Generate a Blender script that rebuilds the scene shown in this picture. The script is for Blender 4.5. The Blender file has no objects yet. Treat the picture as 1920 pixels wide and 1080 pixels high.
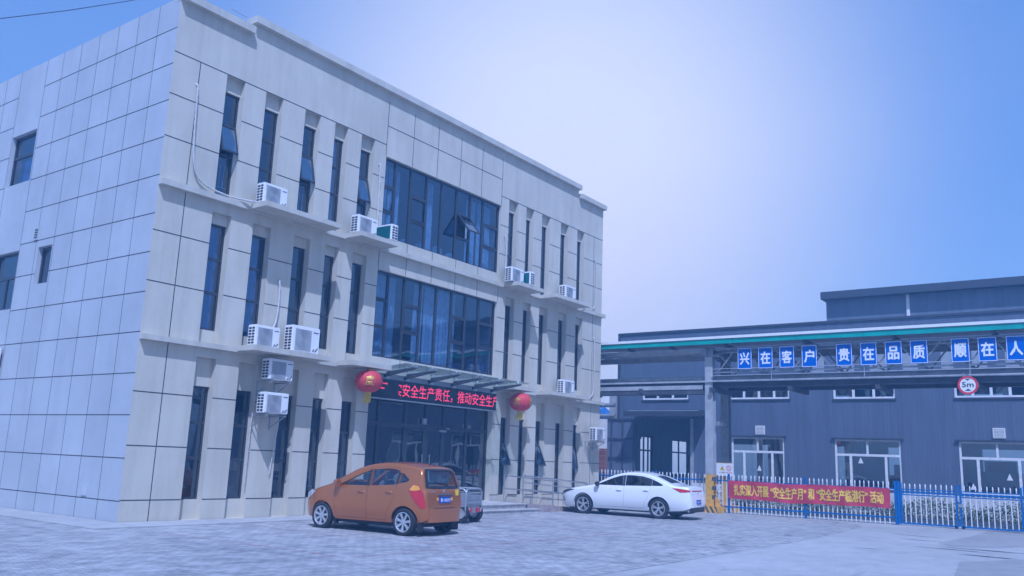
import bpy, bmesh, math, random
import numpy as np
from mathutils import Vector, Matrix
random.seed(7)
S = bpy.context.scene
COL = S.collection
R = math.radians
# ------------------------------------------------------------------ camera
cam_d = bpy.data.cameras.new('camera'); cam = bpy.data.objects.new('camera', cam_d); COL.objects.link(cam)
cr = Vector((0.58627276, -0.80924525, 0.03750167)); cd = Vector((0.18042933, 0.08530616, -0.97988169)); cf = Vector((0.78976548, 0.58124434, 0.19602425))
M = Matrix.Identity(4)
for i in range(3):
    M[i][0] = cr[i]; M[i][1] = -cd[i]; M[i][2] = -cf[i]
M.translation = Vector((-10.5805, -18.1064, 1.6557))
cam.matrix_world = M
cam_d.sensor_width = 36.0; cam_d.lens = 1616.79 / 1920 * 36.0
cam_d.clip_start = 0.1; cam_d.clip_end = 2000
S.camera = cam
# ------------------------------------------------------------------ exposure
vs = S.view_settings
S.display_settings.display_device = 'sRGB'
vs.view_transform = 'Standard'; vs.look = 'None'; vs.gamma = 1.0; vs.use_curve_mapping = False
vs.exposure = 0.17
vs.use_white_balance = True
vs.white_balance_temperature = 4280; vs.white_balance_tint = 24
S.cycles.max_bounces = 8; S.cycles.transparent_max_bounces = 16
S.cycles.use_denoising = True
ADDED_HAZE_DENSITY = 0.0058; ADDED_HAZE_TINT = (0.30, 0.56, 1.0, 1.0)
# ------------------------------------------------------------------ sun and sky
SUN_TRAVEL = Vector((1.1, 1.0, -2.2)).normalized()
elev = math.asin(-SUN_TRAVEL.z); azim = math.atan2(-SUN_TRAVEL.x, -SUN_TRAVEL.y)
sd = bpy.data.lights.new('sun', 'SUN'); sun = bpy.data.objects.new('sun', sd); COL.objects.link(sun)
sun.rotation_euler = SUN_TRAVEL.to_track_quat('-Z', 'Y').to_euler()
sun.location = (-20, -20, 40)
sd.energy = 3.2; sd.angle = R(0.55); sd.color = (1.0, 0.95, 0.88)
W = bpy.data.worlds.new('World'); S.world = W; W.use_nodes = True
nt = W.node_tree; nt.nodes.clear()
out = nt.nodes.new('ShaderNodeOutputWorld'); bg = nt.nodes.new('ShaderNodeBackground')
sky = nt.nodes.new('ShaderNodeTexSky'); sky.sky_type = 'NISHITA'; sky.sun_disc = False
sky.sun_elevation = elev; sky.sun_rotation = azim % (2 * math.pi)
sky.altitude = 0; sky.air_density = 1.0; sky.dust_density = 1.5; sky.ozone_density = 1.5
bg.inputs['Strength'].default_value = 0.1
# broad bright glow painted into the sky colour over the far yard
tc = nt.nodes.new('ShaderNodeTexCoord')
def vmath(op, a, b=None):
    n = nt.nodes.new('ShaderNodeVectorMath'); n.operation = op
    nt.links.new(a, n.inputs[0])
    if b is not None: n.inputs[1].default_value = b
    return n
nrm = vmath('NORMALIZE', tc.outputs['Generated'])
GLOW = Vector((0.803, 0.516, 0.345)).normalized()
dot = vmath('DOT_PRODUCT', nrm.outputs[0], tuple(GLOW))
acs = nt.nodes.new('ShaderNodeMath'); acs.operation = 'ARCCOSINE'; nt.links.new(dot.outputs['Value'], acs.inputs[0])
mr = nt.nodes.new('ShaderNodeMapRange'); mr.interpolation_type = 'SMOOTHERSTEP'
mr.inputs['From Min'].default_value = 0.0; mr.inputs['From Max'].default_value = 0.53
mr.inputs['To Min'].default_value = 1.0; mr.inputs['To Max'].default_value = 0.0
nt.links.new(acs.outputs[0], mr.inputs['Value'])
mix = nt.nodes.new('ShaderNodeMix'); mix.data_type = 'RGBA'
GLOW_COL = (7.9, 7.0, 5.2, 1.0); SKY_GAIN = 1.0
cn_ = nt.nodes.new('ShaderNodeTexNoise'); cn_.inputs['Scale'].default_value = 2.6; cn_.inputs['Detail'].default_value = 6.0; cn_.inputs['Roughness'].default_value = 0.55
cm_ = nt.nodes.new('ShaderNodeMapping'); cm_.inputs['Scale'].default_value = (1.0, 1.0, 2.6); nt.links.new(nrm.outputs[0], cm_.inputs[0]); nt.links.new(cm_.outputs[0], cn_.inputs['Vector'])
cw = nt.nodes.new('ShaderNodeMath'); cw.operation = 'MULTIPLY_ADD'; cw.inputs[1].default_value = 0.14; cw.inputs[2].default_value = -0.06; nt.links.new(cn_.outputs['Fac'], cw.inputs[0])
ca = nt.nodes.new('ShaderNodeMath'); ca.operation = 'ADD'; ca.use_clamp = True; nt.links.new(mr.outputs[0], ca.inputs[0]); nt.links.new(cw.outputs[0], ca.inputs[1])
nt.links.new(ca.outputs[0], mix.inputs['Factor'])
gain = nt.nodes.new('ShaderNodeMix'); gain.data_type = 'RGBA'; gain.blend_type = 'MIX'
gain.inputs['Factor'].default_value = 0.55; gain.inputs['B'].default_value = (2.3, 3.3, 4.5, 1.0)
nt.links.new(sky.outputs[0], gain.inputs['A'])
nt.links.new(gain.outputs['Result'], mix.inputs['A']); mix.inputs['B'].default_value = GLOW_COL
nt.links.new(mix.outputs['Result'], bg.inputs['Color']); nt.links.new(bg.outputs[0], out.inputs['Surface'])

# ------------------------------------------------------------------ mesh helpers
class MB:
    def __init__(s): s.v = []; s.f = []; s.m = []
    def add(s, vs_, fs, mi=0):
        o = len(s.v); s.v += [tuple(p) for p in vs_]
        for f in fs: s.f.append([o + i for i in f]); s.m.append(mi)
    def quad(s, a, b, c, d, mi=0): s.add([a, b, c, d], [(0, 1, 2, 3)], mi)
    def box(s, x0, x1, y0, y1, z0, z1, mi=0):
        x0, x1 = sorted((x0, x1)); y0, y1 = sorted((y0, y1)); z0, z1 = sorted((z0, z1))
        s.add([(x0, y0, z0), (x1, y0, z0), (x1, y1, z0), (x0, y1, z0), (x0, y0, z1), (x1, y0, z1), (x1, y1, z1), (x0, y1, z1)],
              [(0, 3, 2, 1), (4, 5, 6, 7), (0, 1, 5, 4), (1, 2, 6, 5), (2, 3, 7, 6), (3, 0, 4, 7)], mi)
    def bar(s, p0, p1, w, h=None, up=(0, 0, 1), mi=0):
        h = h or w; p0 = Vector(p0); p1 = Vector(p1); d = (p1 - p0).normalized(); u = Vector(up)
        if abs(d.dot(u)) > 0.98: u = Vector((1, 0, 0))
        r = d.cross(u).normalized(); u = r.cross(d)
        c = [(-.5, -.5), (.5, -.5), (.5, .5), (-.5, .5)]
        vs_ = [p + r * (a * w) + u * (b * h) for p in (p0, p1) for a, b in c]
        s.add(vs_, [(0, 1, 2, 3), (4, 7, 6, 5), (0, 4, 5, 1), (1, 5, 6, 2), (2, 6, 7, 3), (3, 7, 4, 0)], mi)
    def tube(s, pts, r, n=8, mi=0, cap=True):
        pts = [Vector(p) for p in pts]; rs = r if isinstance(r, (list, tuple)) else [r] * len(pts)
        rings = []; pu = None
        for i, p in enumerate(pts):
            d = (pts[min(i + 1, len(pts) - 1)] - pts[max(i - 1, 0)]).normalized()
            u = pu if pu is not None else (Vector((0, 0, 1)) if abs(d.z) < .9 else Vector((1, 0, 0)))
            a = d.cross(u).normalized(); u = a.cross(d).normalized(); pu = u
            rings.append([p + a * (math.cos(t) * rs[i]) + u * (math.sin(t) * rs[i]) for t in [2 * math.pi * k / n for k in range(n)]])
        vs_ = [q for g in rings for q in g]; fs = []
        for i in range(len(pts) - 1):
            for k in range(n): fs.append((i * n + k, i * n + (k + 1) % n, (i + 1) * n + (k + 1) % n, (i + 1) * n + k))
        if cap: fs += [tuple(range(n - 1, -1, -1)), tuple((len(pts) - 1) * n + k for k in range(n))]
        s.add(vs_, fs, mi)
    def lathe(s, prof, n=24, c=(0, 0, 0), axis='z', mi=0):
        vs_ = []; fs = []
        for (r, h) in prof:
            for k in range(n):
                t = 2 * math.pi * k / n; a, b = r * math.cos(t), r * math.sin(t)
                p = (a, b, h) if axis == 'z' else ((h, a, b) if axis == 'x' else (b, h, a))
                vs_.append((p[0] + c[0], p[1] + c[1], p[2] + c[2]))
        for i in range(len(prof) - 1):
            for k in range(n): fs.append((i * n + k, i * n + (k + 1) % n, (i + 1) * n + (k + 1) % n, (i + 1) * n + k))
        s.add(vs_, fs, mi)
    def prism(s, poly, fn0, fn1, mi=0):
        n = len(poly); vs_ = [fn0(*p) for p in poly] + [fn1(*p) for p in poly]
        fs = [tuple(range(n - 1, -1, -1)), tuple(range(n, 2 * n))] + [(i, (i + 1) % n, n + (i + 1) % n, n + i) for i in range(n)]
        s.add(vs_, fs, mi)
    def mesh(s, name, mats, smooth=None, bevel=0, fixn=True):
        me = bpy.data.meshes.new(name); me.from_pydata(s.v, [], s.f); me.update()
        for i, p in enumerate(me.polygons): p.material_index = s.m[i]
        for m in mats: me.materials.append(m)
        if fixn or bevel:
            b = bmesh.new(); b.from_mesh(me)
            if fixn: bmesh.ops.recalc_face_normals(b, faces=b.faces)
            if bevel:
                bmesh.ops.remove_doubles(b, verts=b.verts, dist=1e-5)
                es = [e for e in b.edges if len(e.link_faces) == 2 and e.calc_face_angle(0) > 0.6]
                bmesh.ops.bevel(b, geom=es, offset=bevel, segments=2, affect='EDGES', clamp_overlap=True)
            b.to_mesh(me); b.free()
        if smooth is not None:
            me.shade_smooth(); me.set_sharp_from_angle(angle=smooth)
        return me
    def build(s, name, mats, parent=None, smooth=None, bevel=0, loc=None, fixn=True):
        if not isinstance(mats, (list, tuple)): mats = [mats]
        return link(name, s.mesh(name, mats, smooth, bevel, fixn), parent, loc)
def link(name, me, parent=None, loc=None):
    o = bpy.data.objects.new(name, me); COL.objects.link(o)
    if parent is not None: o.parent = parent
    if loc is not None: o.location = loc
    return o
def tag(o, label=None, cat=None, group=None, kind=None):
    if label: o['label'] = label
    if cat: o['category'] = cat
    if group: o['group'] = group
    if kind: o['kind'] = kind
    return o
def empty(name, label, cat, loc=(0, 0, 0), rz=0, group=None):
    o = bpy.data.objects.new(name, None); COL.objects.link(o); o.location = loc; o.rotation_euler = (0, 0, rz)
    o.empty_display_size = 0.2
    return tag(o, label, cat, group)
def copy_tree(o, parent=None):
    c = o.copy(); COL.objects.link(c)
    if parent is not None: c.parent = parent
    for ch in list(o.children): copy_tree(ch, c)
    return c
def skin(mb, holes, u0, u1, w0, w1, place, d0, d1, mi=0, mi_rev=None, skipwalls=()):
    """front sheet u0..u1 x w0..w1 at depth d0 with rectangular holes whose reveals run back to d1"""
    us = sorted({u0, u1} | {h[0] for h in holes} | {h[1] for h in holes}); ws = sorted({w0, w1} | {h[2] for h in holes} | {h[3] for h in holes})
    for i in range(len(us) - 1):
        for j in range(len(ws) - 1):
            a, b, c, d = us[i], us[i + 1], ws[j], ws[j + 1]; mu, mw = (a + b) / 2, (c + d) / 2
            if any(h[0] < mu < h[1] and h[2] < mw < h[3] for h in holes): continue
            mb.quad(place(a, d0, c), place(b, d0, c), place(b, d0, d), place(a, d0, d), mi)
    mr_ = mi if mi_rev is None else mi_rev
    for h in holes:
        e = h[4] if len(h) > 4 else d1
        a, b, c, d = h[:4]
        mb.quad(place(a, d0, c), place(a, e, c), place(a, e, d), place(a, d0, d), mr_)
        mb.quad(place(b, d0, c), place(b, d0, d), place(b, e, d), place(b, e, c), mr_)
        mb.quad(place(a, d0, c), place(b, d0, c), place(b, e, c), place(a, e, c), mr_)
        mb.quad(place(a, d0, d), place(a, e, d), place(b, e, d), place(b, d0, d), mr_)

# ------------------------------------------------------------------ materials
def newmat(name):
    m = bpy.data.materials.new(name); m.use_nodes = True
    return m, m.node_tree, m.node_tree.nodes['Principled BSDF']
def node(t, kind, **kw):
    n = t.nodes.new(kind)
    for k, v in kw.items():
        if k in n.inputs: n.inputs[k].default_value = v
        else: setattr(n, k, v)
    return n
def ramp(t, fac, stops):
    n = t.nodes.new('ShaderNodeValToRGB'); e = n.color_ramp.elements
    while len(e) < len(stops): e.new(0.5)
    for i, (p, c) in enumerate(stops): e[i].position = p; e[i].color = c if len(c) == 4 else (*c, 1)
    t.links.new(fac, n.inputs[0]); return n
def plain(name, col, rough=0.6, metal=0.0, var=0.12, scale=6.0, coat=0.0, bump=0.0, bscale=60, spec=None):
    m, t, b = newmat(name)
    b.inputs['Roughness'].default_value = rough; b.inputs['Metallic'].default_value = metal
    if coat: b.inputs['Coat Weight'].default_value = coat; b.inputs['Coat Roughness'].default_value = 0.05
    if spec is not None: b.inputs['Specular IOR Level'].default_value = spec
    tc_ = node(t, 'ShaderNodeTexCoord')
    n = node(t, 'ShaderNodeTexNoise', Scale=scale, Detail=5.0, Roughness=0.6); t.links.new(tc_.outputs['Object'], n.inputs['Vector'])
    lo = tuple(max(0, c * (1 - var)) for c in col); hi = tuple(min(1, c * (1 + var)) for c in col)
    r = ramp(t, n.outputs['Fac'], [(0.3, lo), (0.7, hi)]); t.links.new(r.outputs[0], b.inputs['Base Color'])
    if bump:
        n2 = node(t, 'ShaderNodeTexNoise', Scale=bscale, Detail=3.0); t.links.new(tc_.outputs['Object'], n2.inputs['Vector'])
        bp = node(t, 'ShaderNodeBump', Strength=bump, Distance=0.01); t.links.new(n2.outputs['Fac'], bp.inputs['Height']); t.links.new(bp.outputs[0], b.inputs['Normal'])
    return m
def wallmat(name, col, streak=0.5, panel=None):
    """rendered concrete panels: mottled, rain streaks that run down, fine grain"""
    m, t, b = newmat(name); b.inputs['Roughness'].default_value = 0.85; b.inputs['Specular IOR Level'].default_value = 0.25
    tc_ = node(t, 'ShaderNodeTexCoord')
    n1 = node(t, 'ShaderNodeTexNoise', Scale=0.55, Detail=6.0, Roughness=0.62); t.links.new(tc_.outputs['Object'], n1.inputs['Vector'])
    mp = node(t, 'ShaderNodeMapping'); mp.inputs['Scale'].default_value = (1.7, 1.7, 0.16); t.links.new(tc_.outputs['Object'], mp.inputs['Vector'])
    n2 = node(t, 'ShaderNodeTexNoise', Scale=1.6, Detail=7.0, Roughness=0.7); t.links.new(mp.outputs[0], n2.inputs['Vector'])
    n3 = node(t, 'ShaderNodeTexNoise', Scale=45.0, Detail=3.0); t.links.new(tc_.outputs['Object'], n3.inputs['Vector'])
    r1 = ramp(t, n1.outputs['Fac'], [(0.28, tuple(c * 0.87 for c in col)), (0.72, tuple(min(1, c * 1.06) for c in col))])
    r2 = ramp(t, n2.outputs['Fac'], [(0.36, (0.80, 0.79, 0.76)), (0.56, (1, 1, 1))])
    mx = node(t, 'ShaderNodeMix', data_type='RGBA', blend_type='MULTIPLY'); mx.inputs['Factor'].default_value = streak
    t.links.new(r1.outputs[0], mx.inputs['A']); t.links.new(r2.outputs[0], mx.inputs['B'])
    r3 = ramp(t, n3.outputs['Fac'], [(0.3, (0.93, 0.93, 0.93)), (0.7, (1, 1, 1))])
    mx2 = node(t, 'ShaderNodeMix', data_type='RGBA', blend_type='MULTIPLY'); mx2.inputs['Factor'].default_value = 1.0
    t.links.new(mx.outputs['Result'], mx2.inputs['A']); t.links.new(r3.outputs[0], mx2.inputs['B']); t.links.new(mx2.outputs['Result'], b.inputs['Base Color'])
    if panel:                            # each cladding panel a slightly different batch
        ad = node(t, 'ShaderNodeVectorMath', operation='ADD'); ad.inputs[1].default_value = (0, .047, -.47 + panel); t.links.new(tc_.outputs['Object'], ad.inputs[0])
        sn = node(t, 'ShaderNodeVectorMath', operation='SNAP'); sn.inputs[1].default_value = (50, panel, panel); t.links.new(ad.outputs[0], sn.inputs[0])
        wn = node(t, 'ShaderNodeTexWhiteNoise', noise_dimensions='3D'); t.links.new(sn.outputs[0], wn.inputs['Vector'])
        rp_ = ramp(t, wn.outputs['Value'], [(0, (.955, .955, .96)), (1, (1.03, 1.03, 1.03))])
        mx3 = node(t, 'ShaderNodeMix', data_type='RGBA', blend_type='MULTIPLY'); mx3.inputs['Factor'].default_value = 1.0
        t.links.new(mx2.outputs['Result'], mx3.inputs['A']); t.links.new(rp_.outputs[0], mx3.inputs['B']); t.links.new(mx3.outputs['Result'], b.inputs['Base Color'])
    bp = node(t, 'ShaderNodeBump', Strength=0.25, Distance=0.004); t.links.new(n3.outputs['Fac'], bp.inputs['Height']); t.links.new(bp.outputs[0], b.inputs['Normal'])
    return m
def glassmat(name, tint=(0.42, 0.52, 0.62), base=0.10, rough=0.015, wob=0.02, gcol=(0.92, 0.96, 1.0)):
    m = bpy.data.materials.new(name); m.use_nodes = True; t = m.node_tree; t.nodes.clear()
    o = node(t, 'ShaderNodeOutputMaterial'); tr = node(t, 'ShaderNodeBsdfTransparent', Color=(*tint, 1)); gl = node(t, 'ShaderNodeBsdfGlossy', Roughness=rough, Color=(*gcol, 1))
    lw = node(t, 'ShaderNodeLayerWeight', Blend=0.5); pw = node(t, 'ShaderNodeMath', operation='POWER'); pw.inputs[1].default_value = 4.0; t.links.new(lw.outputs['Facing'], pw.inputs[0])
    mp = node(t, 'ShaderNodeMath', operation='MULTIPLY_ADD'); mp.inputs[1].default_value = 0.92 - base; mp.inputs[2].default_value = 0.04 + base; mp.use_clamp = True; t.links.new(pw.outputs[0], mp.inputs[0])
    mx = node(t, 'ShaderNodeMixShader'); t.links.new(mp.outputs[0], mx.inputs[0]); t.links.new(tr.outputs[0], mx.inputs[1]); t.links.new(gl.outputs[0], mx.inputs[2]); t.links.new(mx.outputs[0], o.inputs[0])
    if wob:
        tc_ = node(t, 'ShaderNodeTexCoord'); n = node(t, 'ShaderNodeTexNoise', Scale=1.1, Detail=1.0); t.links.new(tc_.outputs['Object'], n.inputs['Vector'])
        bp = node(t, 'ShaderNodeBump', Strength=wob, Distance=0.3); t.links.new(n.outputs['Fac'], bp.inputs['Height'])
        t.links.new(bp.outputs[0], gl.inputs['Normal'])
    return m
def emis(name, col, st):
    m = bpy.data.materials.new(name); m.use_nodes = True; t = m.node_tree; t.nodes.clear()
    o = node(t, 'ShaderNodeOutputMaterial'); e = node(t, 'ShaderNodeEmission', Color=(*col, 1), Strength=st); t.links.new(e.outputs[0], o.inputs[0]); return m
def corrugated(name, col, pitch=0.2, depth=0.5, axis='Y', var=0.1):
    m, t, b = newmat(name); b.inputs['Roughness'].default_value = 0.5; b.inputs['Metallic'].default_value = 0.15
    tc_ = node(t, 'ShaderNodeTexCoord')
    sx = node(t, 'ShaderNodeSeparateXYZ'); t.links.new(tc_.outputs['Object'], sx.inputs[0])
    mu = node(t, 'ShaderNodeMath', operation='MULTIPLY'); mu.inputs[1].default_value = 2 * math.pi / pitch; t.links.new(sx.outputs[axis], mu.inputs[0])
    sn = node(t, 'ShaderNodeMath', operation='SINE'); t.links.new(mu.outputs[0], sn.inputs[0])
    bp = node(t, 'ShaderNodeBump', Strength=depth, Distance=0.03); t.links.new(sn.outputs[0], bp.inputs['Height']); t.links.new(bp.outputs[0], b.inputs['Normal'])
    mp = node(t, 'ShaderNodeMapping'); mp.inputs['Scale'].default_value = (2.5, 2.5, 0.25); t.links.new(tc_.outputs['Object'], mp.inputs['Vector'])
    n = node(t, 'ShaderNodeTexNoise', Scale=1.3, Detail=6.0, Roughness=0.65); t.links.new(mp.outputs[0], n.inputs['Vector'])
    r = ramp(t, n.outputs['Fac'], [(0.3, tuple(c * (1 - var) for c in col)), (0.7, tuple(c * (1 + var) for c in col))]); t.links.new(r.outputs[0], b.inputs['Base Color'])
    return m
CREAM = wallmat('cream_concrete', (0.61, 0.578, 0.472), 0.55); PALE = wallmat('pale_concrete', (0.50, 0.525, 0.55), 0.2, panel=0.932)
JOINT = plain('panel_joint', (0.045, 0.045, 0.05), 0.9); LEDGE = wallmat('ledge_concrete', (0.59, 0.565, 0.475), 0.75)
FRAME = plain('window_frame_grey', (0.055, 0.06, 0.068), 0.4, 0.3); FRAME_W = plain('white_upvc', (0.78, 0.79, 0.8), 0.4)
GLASS = glassmat('window_glass', (0.40, 0.52, 0.72), 0.13, gcol=(0.74, 0.85, 0.98)); GLASS_S = glassmat('sash_glass', (0.36, 0.52, 0.80), 0.34, gcol=(0.78, 0.9, 1.0)); GLASS_D = glassmat('door_glass', (0.36, 0.44, 0.48), 0.13); GLASS_C = glassmat('canopy_glass', (0.86, 0.92, 0.90), 0.05, 0.05)
CURT = plain('curtain_cloth', (0.70, 0.69, 0.66), 0.9, var=0.2); CURT_B = plain('blue_curtain_cloth', (0.16, 0.24, 0.44), 0.9, var=0.2)
ROOM = plain('room_wall', (0.22, 0.22, 0.22), 0.9); DARK = plain('dark_interior', (0.03, 0.032, 0.036), 0.8)
WHITE = plain('white_enamel', (0.78, 0.78, 0.77), 0.4, var=0.05); WHITE_D = plain('grey_grille', (0.42, 0.43, 0.44), 0.5); BLACK = plain('black_rubber', (0.018, 0.018, 0.02), 0.75)
MARK = plain('dark_marking', (0.08, 0.08, 0.09), 0.5); TEAL = plain('coil_teal', (0.02, 0.13, 0.14), 0.5, 0.3)
STEEL = plain('stainless_tube', (0.55, 0.56, 0.58), 0.28, 0.85, var=0.08); GALV = plain('galvanised_steel', (0.42, 0.44, 0.46), 0.45, 0.6)
PIPEW = plain('white_lagging', (0.52, 0.51, 0.48), 0.7, var=0.2, scale=14)
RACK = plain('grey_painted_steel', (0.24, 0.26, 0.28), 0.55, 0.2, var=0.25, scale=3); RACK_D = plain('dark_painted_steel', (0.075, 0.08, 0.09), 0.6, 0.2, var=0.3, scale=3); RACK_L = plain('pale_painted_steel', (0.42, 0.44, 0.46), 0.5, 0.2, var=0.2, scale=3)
GREEN = plain('green_fascia_paint', (0.045, 0.34, 0.28), 0.5, var=0.2, scale=2); YEL = plain('yellow_hazard_paint', (0.62, 0.36, 0.03), 0.6, var=0.2)
SIGNB = plain('sign_blue', (0.008, 0.10, 0.52), 0.45, var=0.05); SIGNW = plain('sign_white', (0.82, 0.82, 0.82), 0.5, var=0.03)
FENW = plain('white_fence_paint', (0.74, 0.75, 0.76), 0.5, var=0.06); FENB = plain('blue_fence_paint', (0.016, 0.115, 0.38), 0.45, var=0.12)
BAN = plain('red_banner_cloth', (0.46, 0.03, 0.06), 0.8, var=0.18, scale=3); BANT = plain('yellow_banner_print', (0.80, 0.55, 0.03), 0.7, var=0.05)
WSH = corrugated('slate_cladding', (0.118, 0.142, 0.205), .15, .06, var=.16); WSH2 = corrugated('slate_cladding_light', (0.145, 0.172, 0.235), .15, .06, var=.16); WTRIM = plain('slate_trim', (0.06, 0.068, 0.085), 0.5, 0.2)
LANT = plain('red_lantern_cloth', (0.50, 0.045, 0.05), 0.65, var=0.15); GOLD = plain('gold_trim', (0.62, 0.40, 0.06), 0.4, 0.4)
LEDB = plain('led_panel_black', (0.012, 0.012, 0.016), 0.5); LEDR = emis('led_red', (1.0, 0.06, 0.10), 1.1)
RED = plain('sign_red', (0.6, 0.02, 0.03), 0.5); YSIGN = plain('sign_yellow', (0.8, 0.6, 0.02), 0.5)
BRICK, tB, bB = newmat('red_brick')
_tc = node(tB, 'ShaderNodeTexCoord'); _mp = node(tB, 'ShaderNodeMapping'); _mp.inputs['Rotation'].default_value = (R(90), 0, R(90)); tB.links.new(_tc.outputs['Object'], _mp.inputs[0])
_bk = node(tB, 'ShaderNodeTexBrick', Scale=1.0, Color1=(0.25, 0.09, 0.06, 1), Color2=(0.16, 0.06, 0.045, 1), Mortar=(0.3, 0.28, 0.26, 1)); _bk.inputs['Brick Width'].default_value = 0.24; _bk.inputs['Row Height'].default_value = 0.065; _bk.inputs['Mortar Size'].default_value = 0.008
tB.links.new(_mp.outputs[0], _bk.inputs['Vector']); tB.links.new(_bk.outputs['Color'], bB.inputs['Base Color']); bB.inputs['Roughness'].default_value = 0.9

# ------------------------------------------------------------------ lettering
def text_mesh(txt, size, embolden=0.0, depth=0.0, width=None, height=None, clip=None, bold=0.0):
    """flat mesh of the lettering, centred on the origin in its own xy plane"""
    c = bpy.data.curves.new('lettering', 'FONT'); c.body = txt; c.size = size; c.offset = embolden; c.extrude = depth; c.resolution_u = 2
    o = bpy.data.objects.new('lettering', c); COL.objects.link(o)
    dg = bpy.context.evaluated_depsgraph_get(); me = bpy.data.meshes.new_from_object(o.evaluated_get(dg))
    bpy.data.objects.remove(o); bpy.data.curves.remove(c); me.materials.clear()
    v = np.array([q.co[:] for q in me.vertices]); lo, hi = v.min(0), v.max(0); ce = (lo + hi) / 2; sz = hi - lo
    sx = width / sz[0] if width else 1.0; sy = height / sz[1] if height else (sx if width else 1.0)
    for q in me.vertices: q.co = ((q.co.x - ce[0]) * sx, (q.co.y - ce[1]) * sy, q.co.z)
    if bold:
        v = np.array([q.co[:] for q in me.vertices]); f = [list(q.vertices) for q in me.polygons]; vs_ = []; fs = []
        for i, (dx, dy) in enumerate(((0, 0), (1, 0), (-1, 0), (0, 1), (0, -1), (.7, .7), (-.7, .7), (.7, -.7), (-.7, -.7))):
            o_ = len(vs_); vs_ += [(q[0] + dx * bold, q[1] + dy * bold, q[2] + i * 0.00025) for q in v]; fs += [[o_ + k for k in g] for g in f]
        me = bpy.data.meshes.new('lettering'); me.from_pydata(vs_, [], fs); me.update()
    if clip:
        b = bmesh.new(); b.from_mesh(me)
        for xx, n in ((clip[0], -1), (clip[1], 1)):
            bmesh.ops.bisect_plane(b, geom=b.verts[:] + b.edges[:] + b.faces[:], plane_co=(xx, 0, 0), plane_no=(n, 0, 0), clear_outer=True)
        b.to_mesh(me); b.free()
    return me
def frame_mat(right, up, origin):
    r = Vector(right).normalized(); u = Vector(up).normalized(); n = r.cross(u); m = Matrix.Identity(4)
    for i in range(3): m[i][0] = r[i]; m[i][1] = u[i]; m[i][2] = n[i]
    m.translation = Vector(origin); return m
def put_text(name, me, mat, right, up, origin, parent=None):
    me.transform(frame_mat(right, up, origin)); me.materials.append(mat); me.update(); me.name = name
    return link(name, me, parent)
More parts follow.
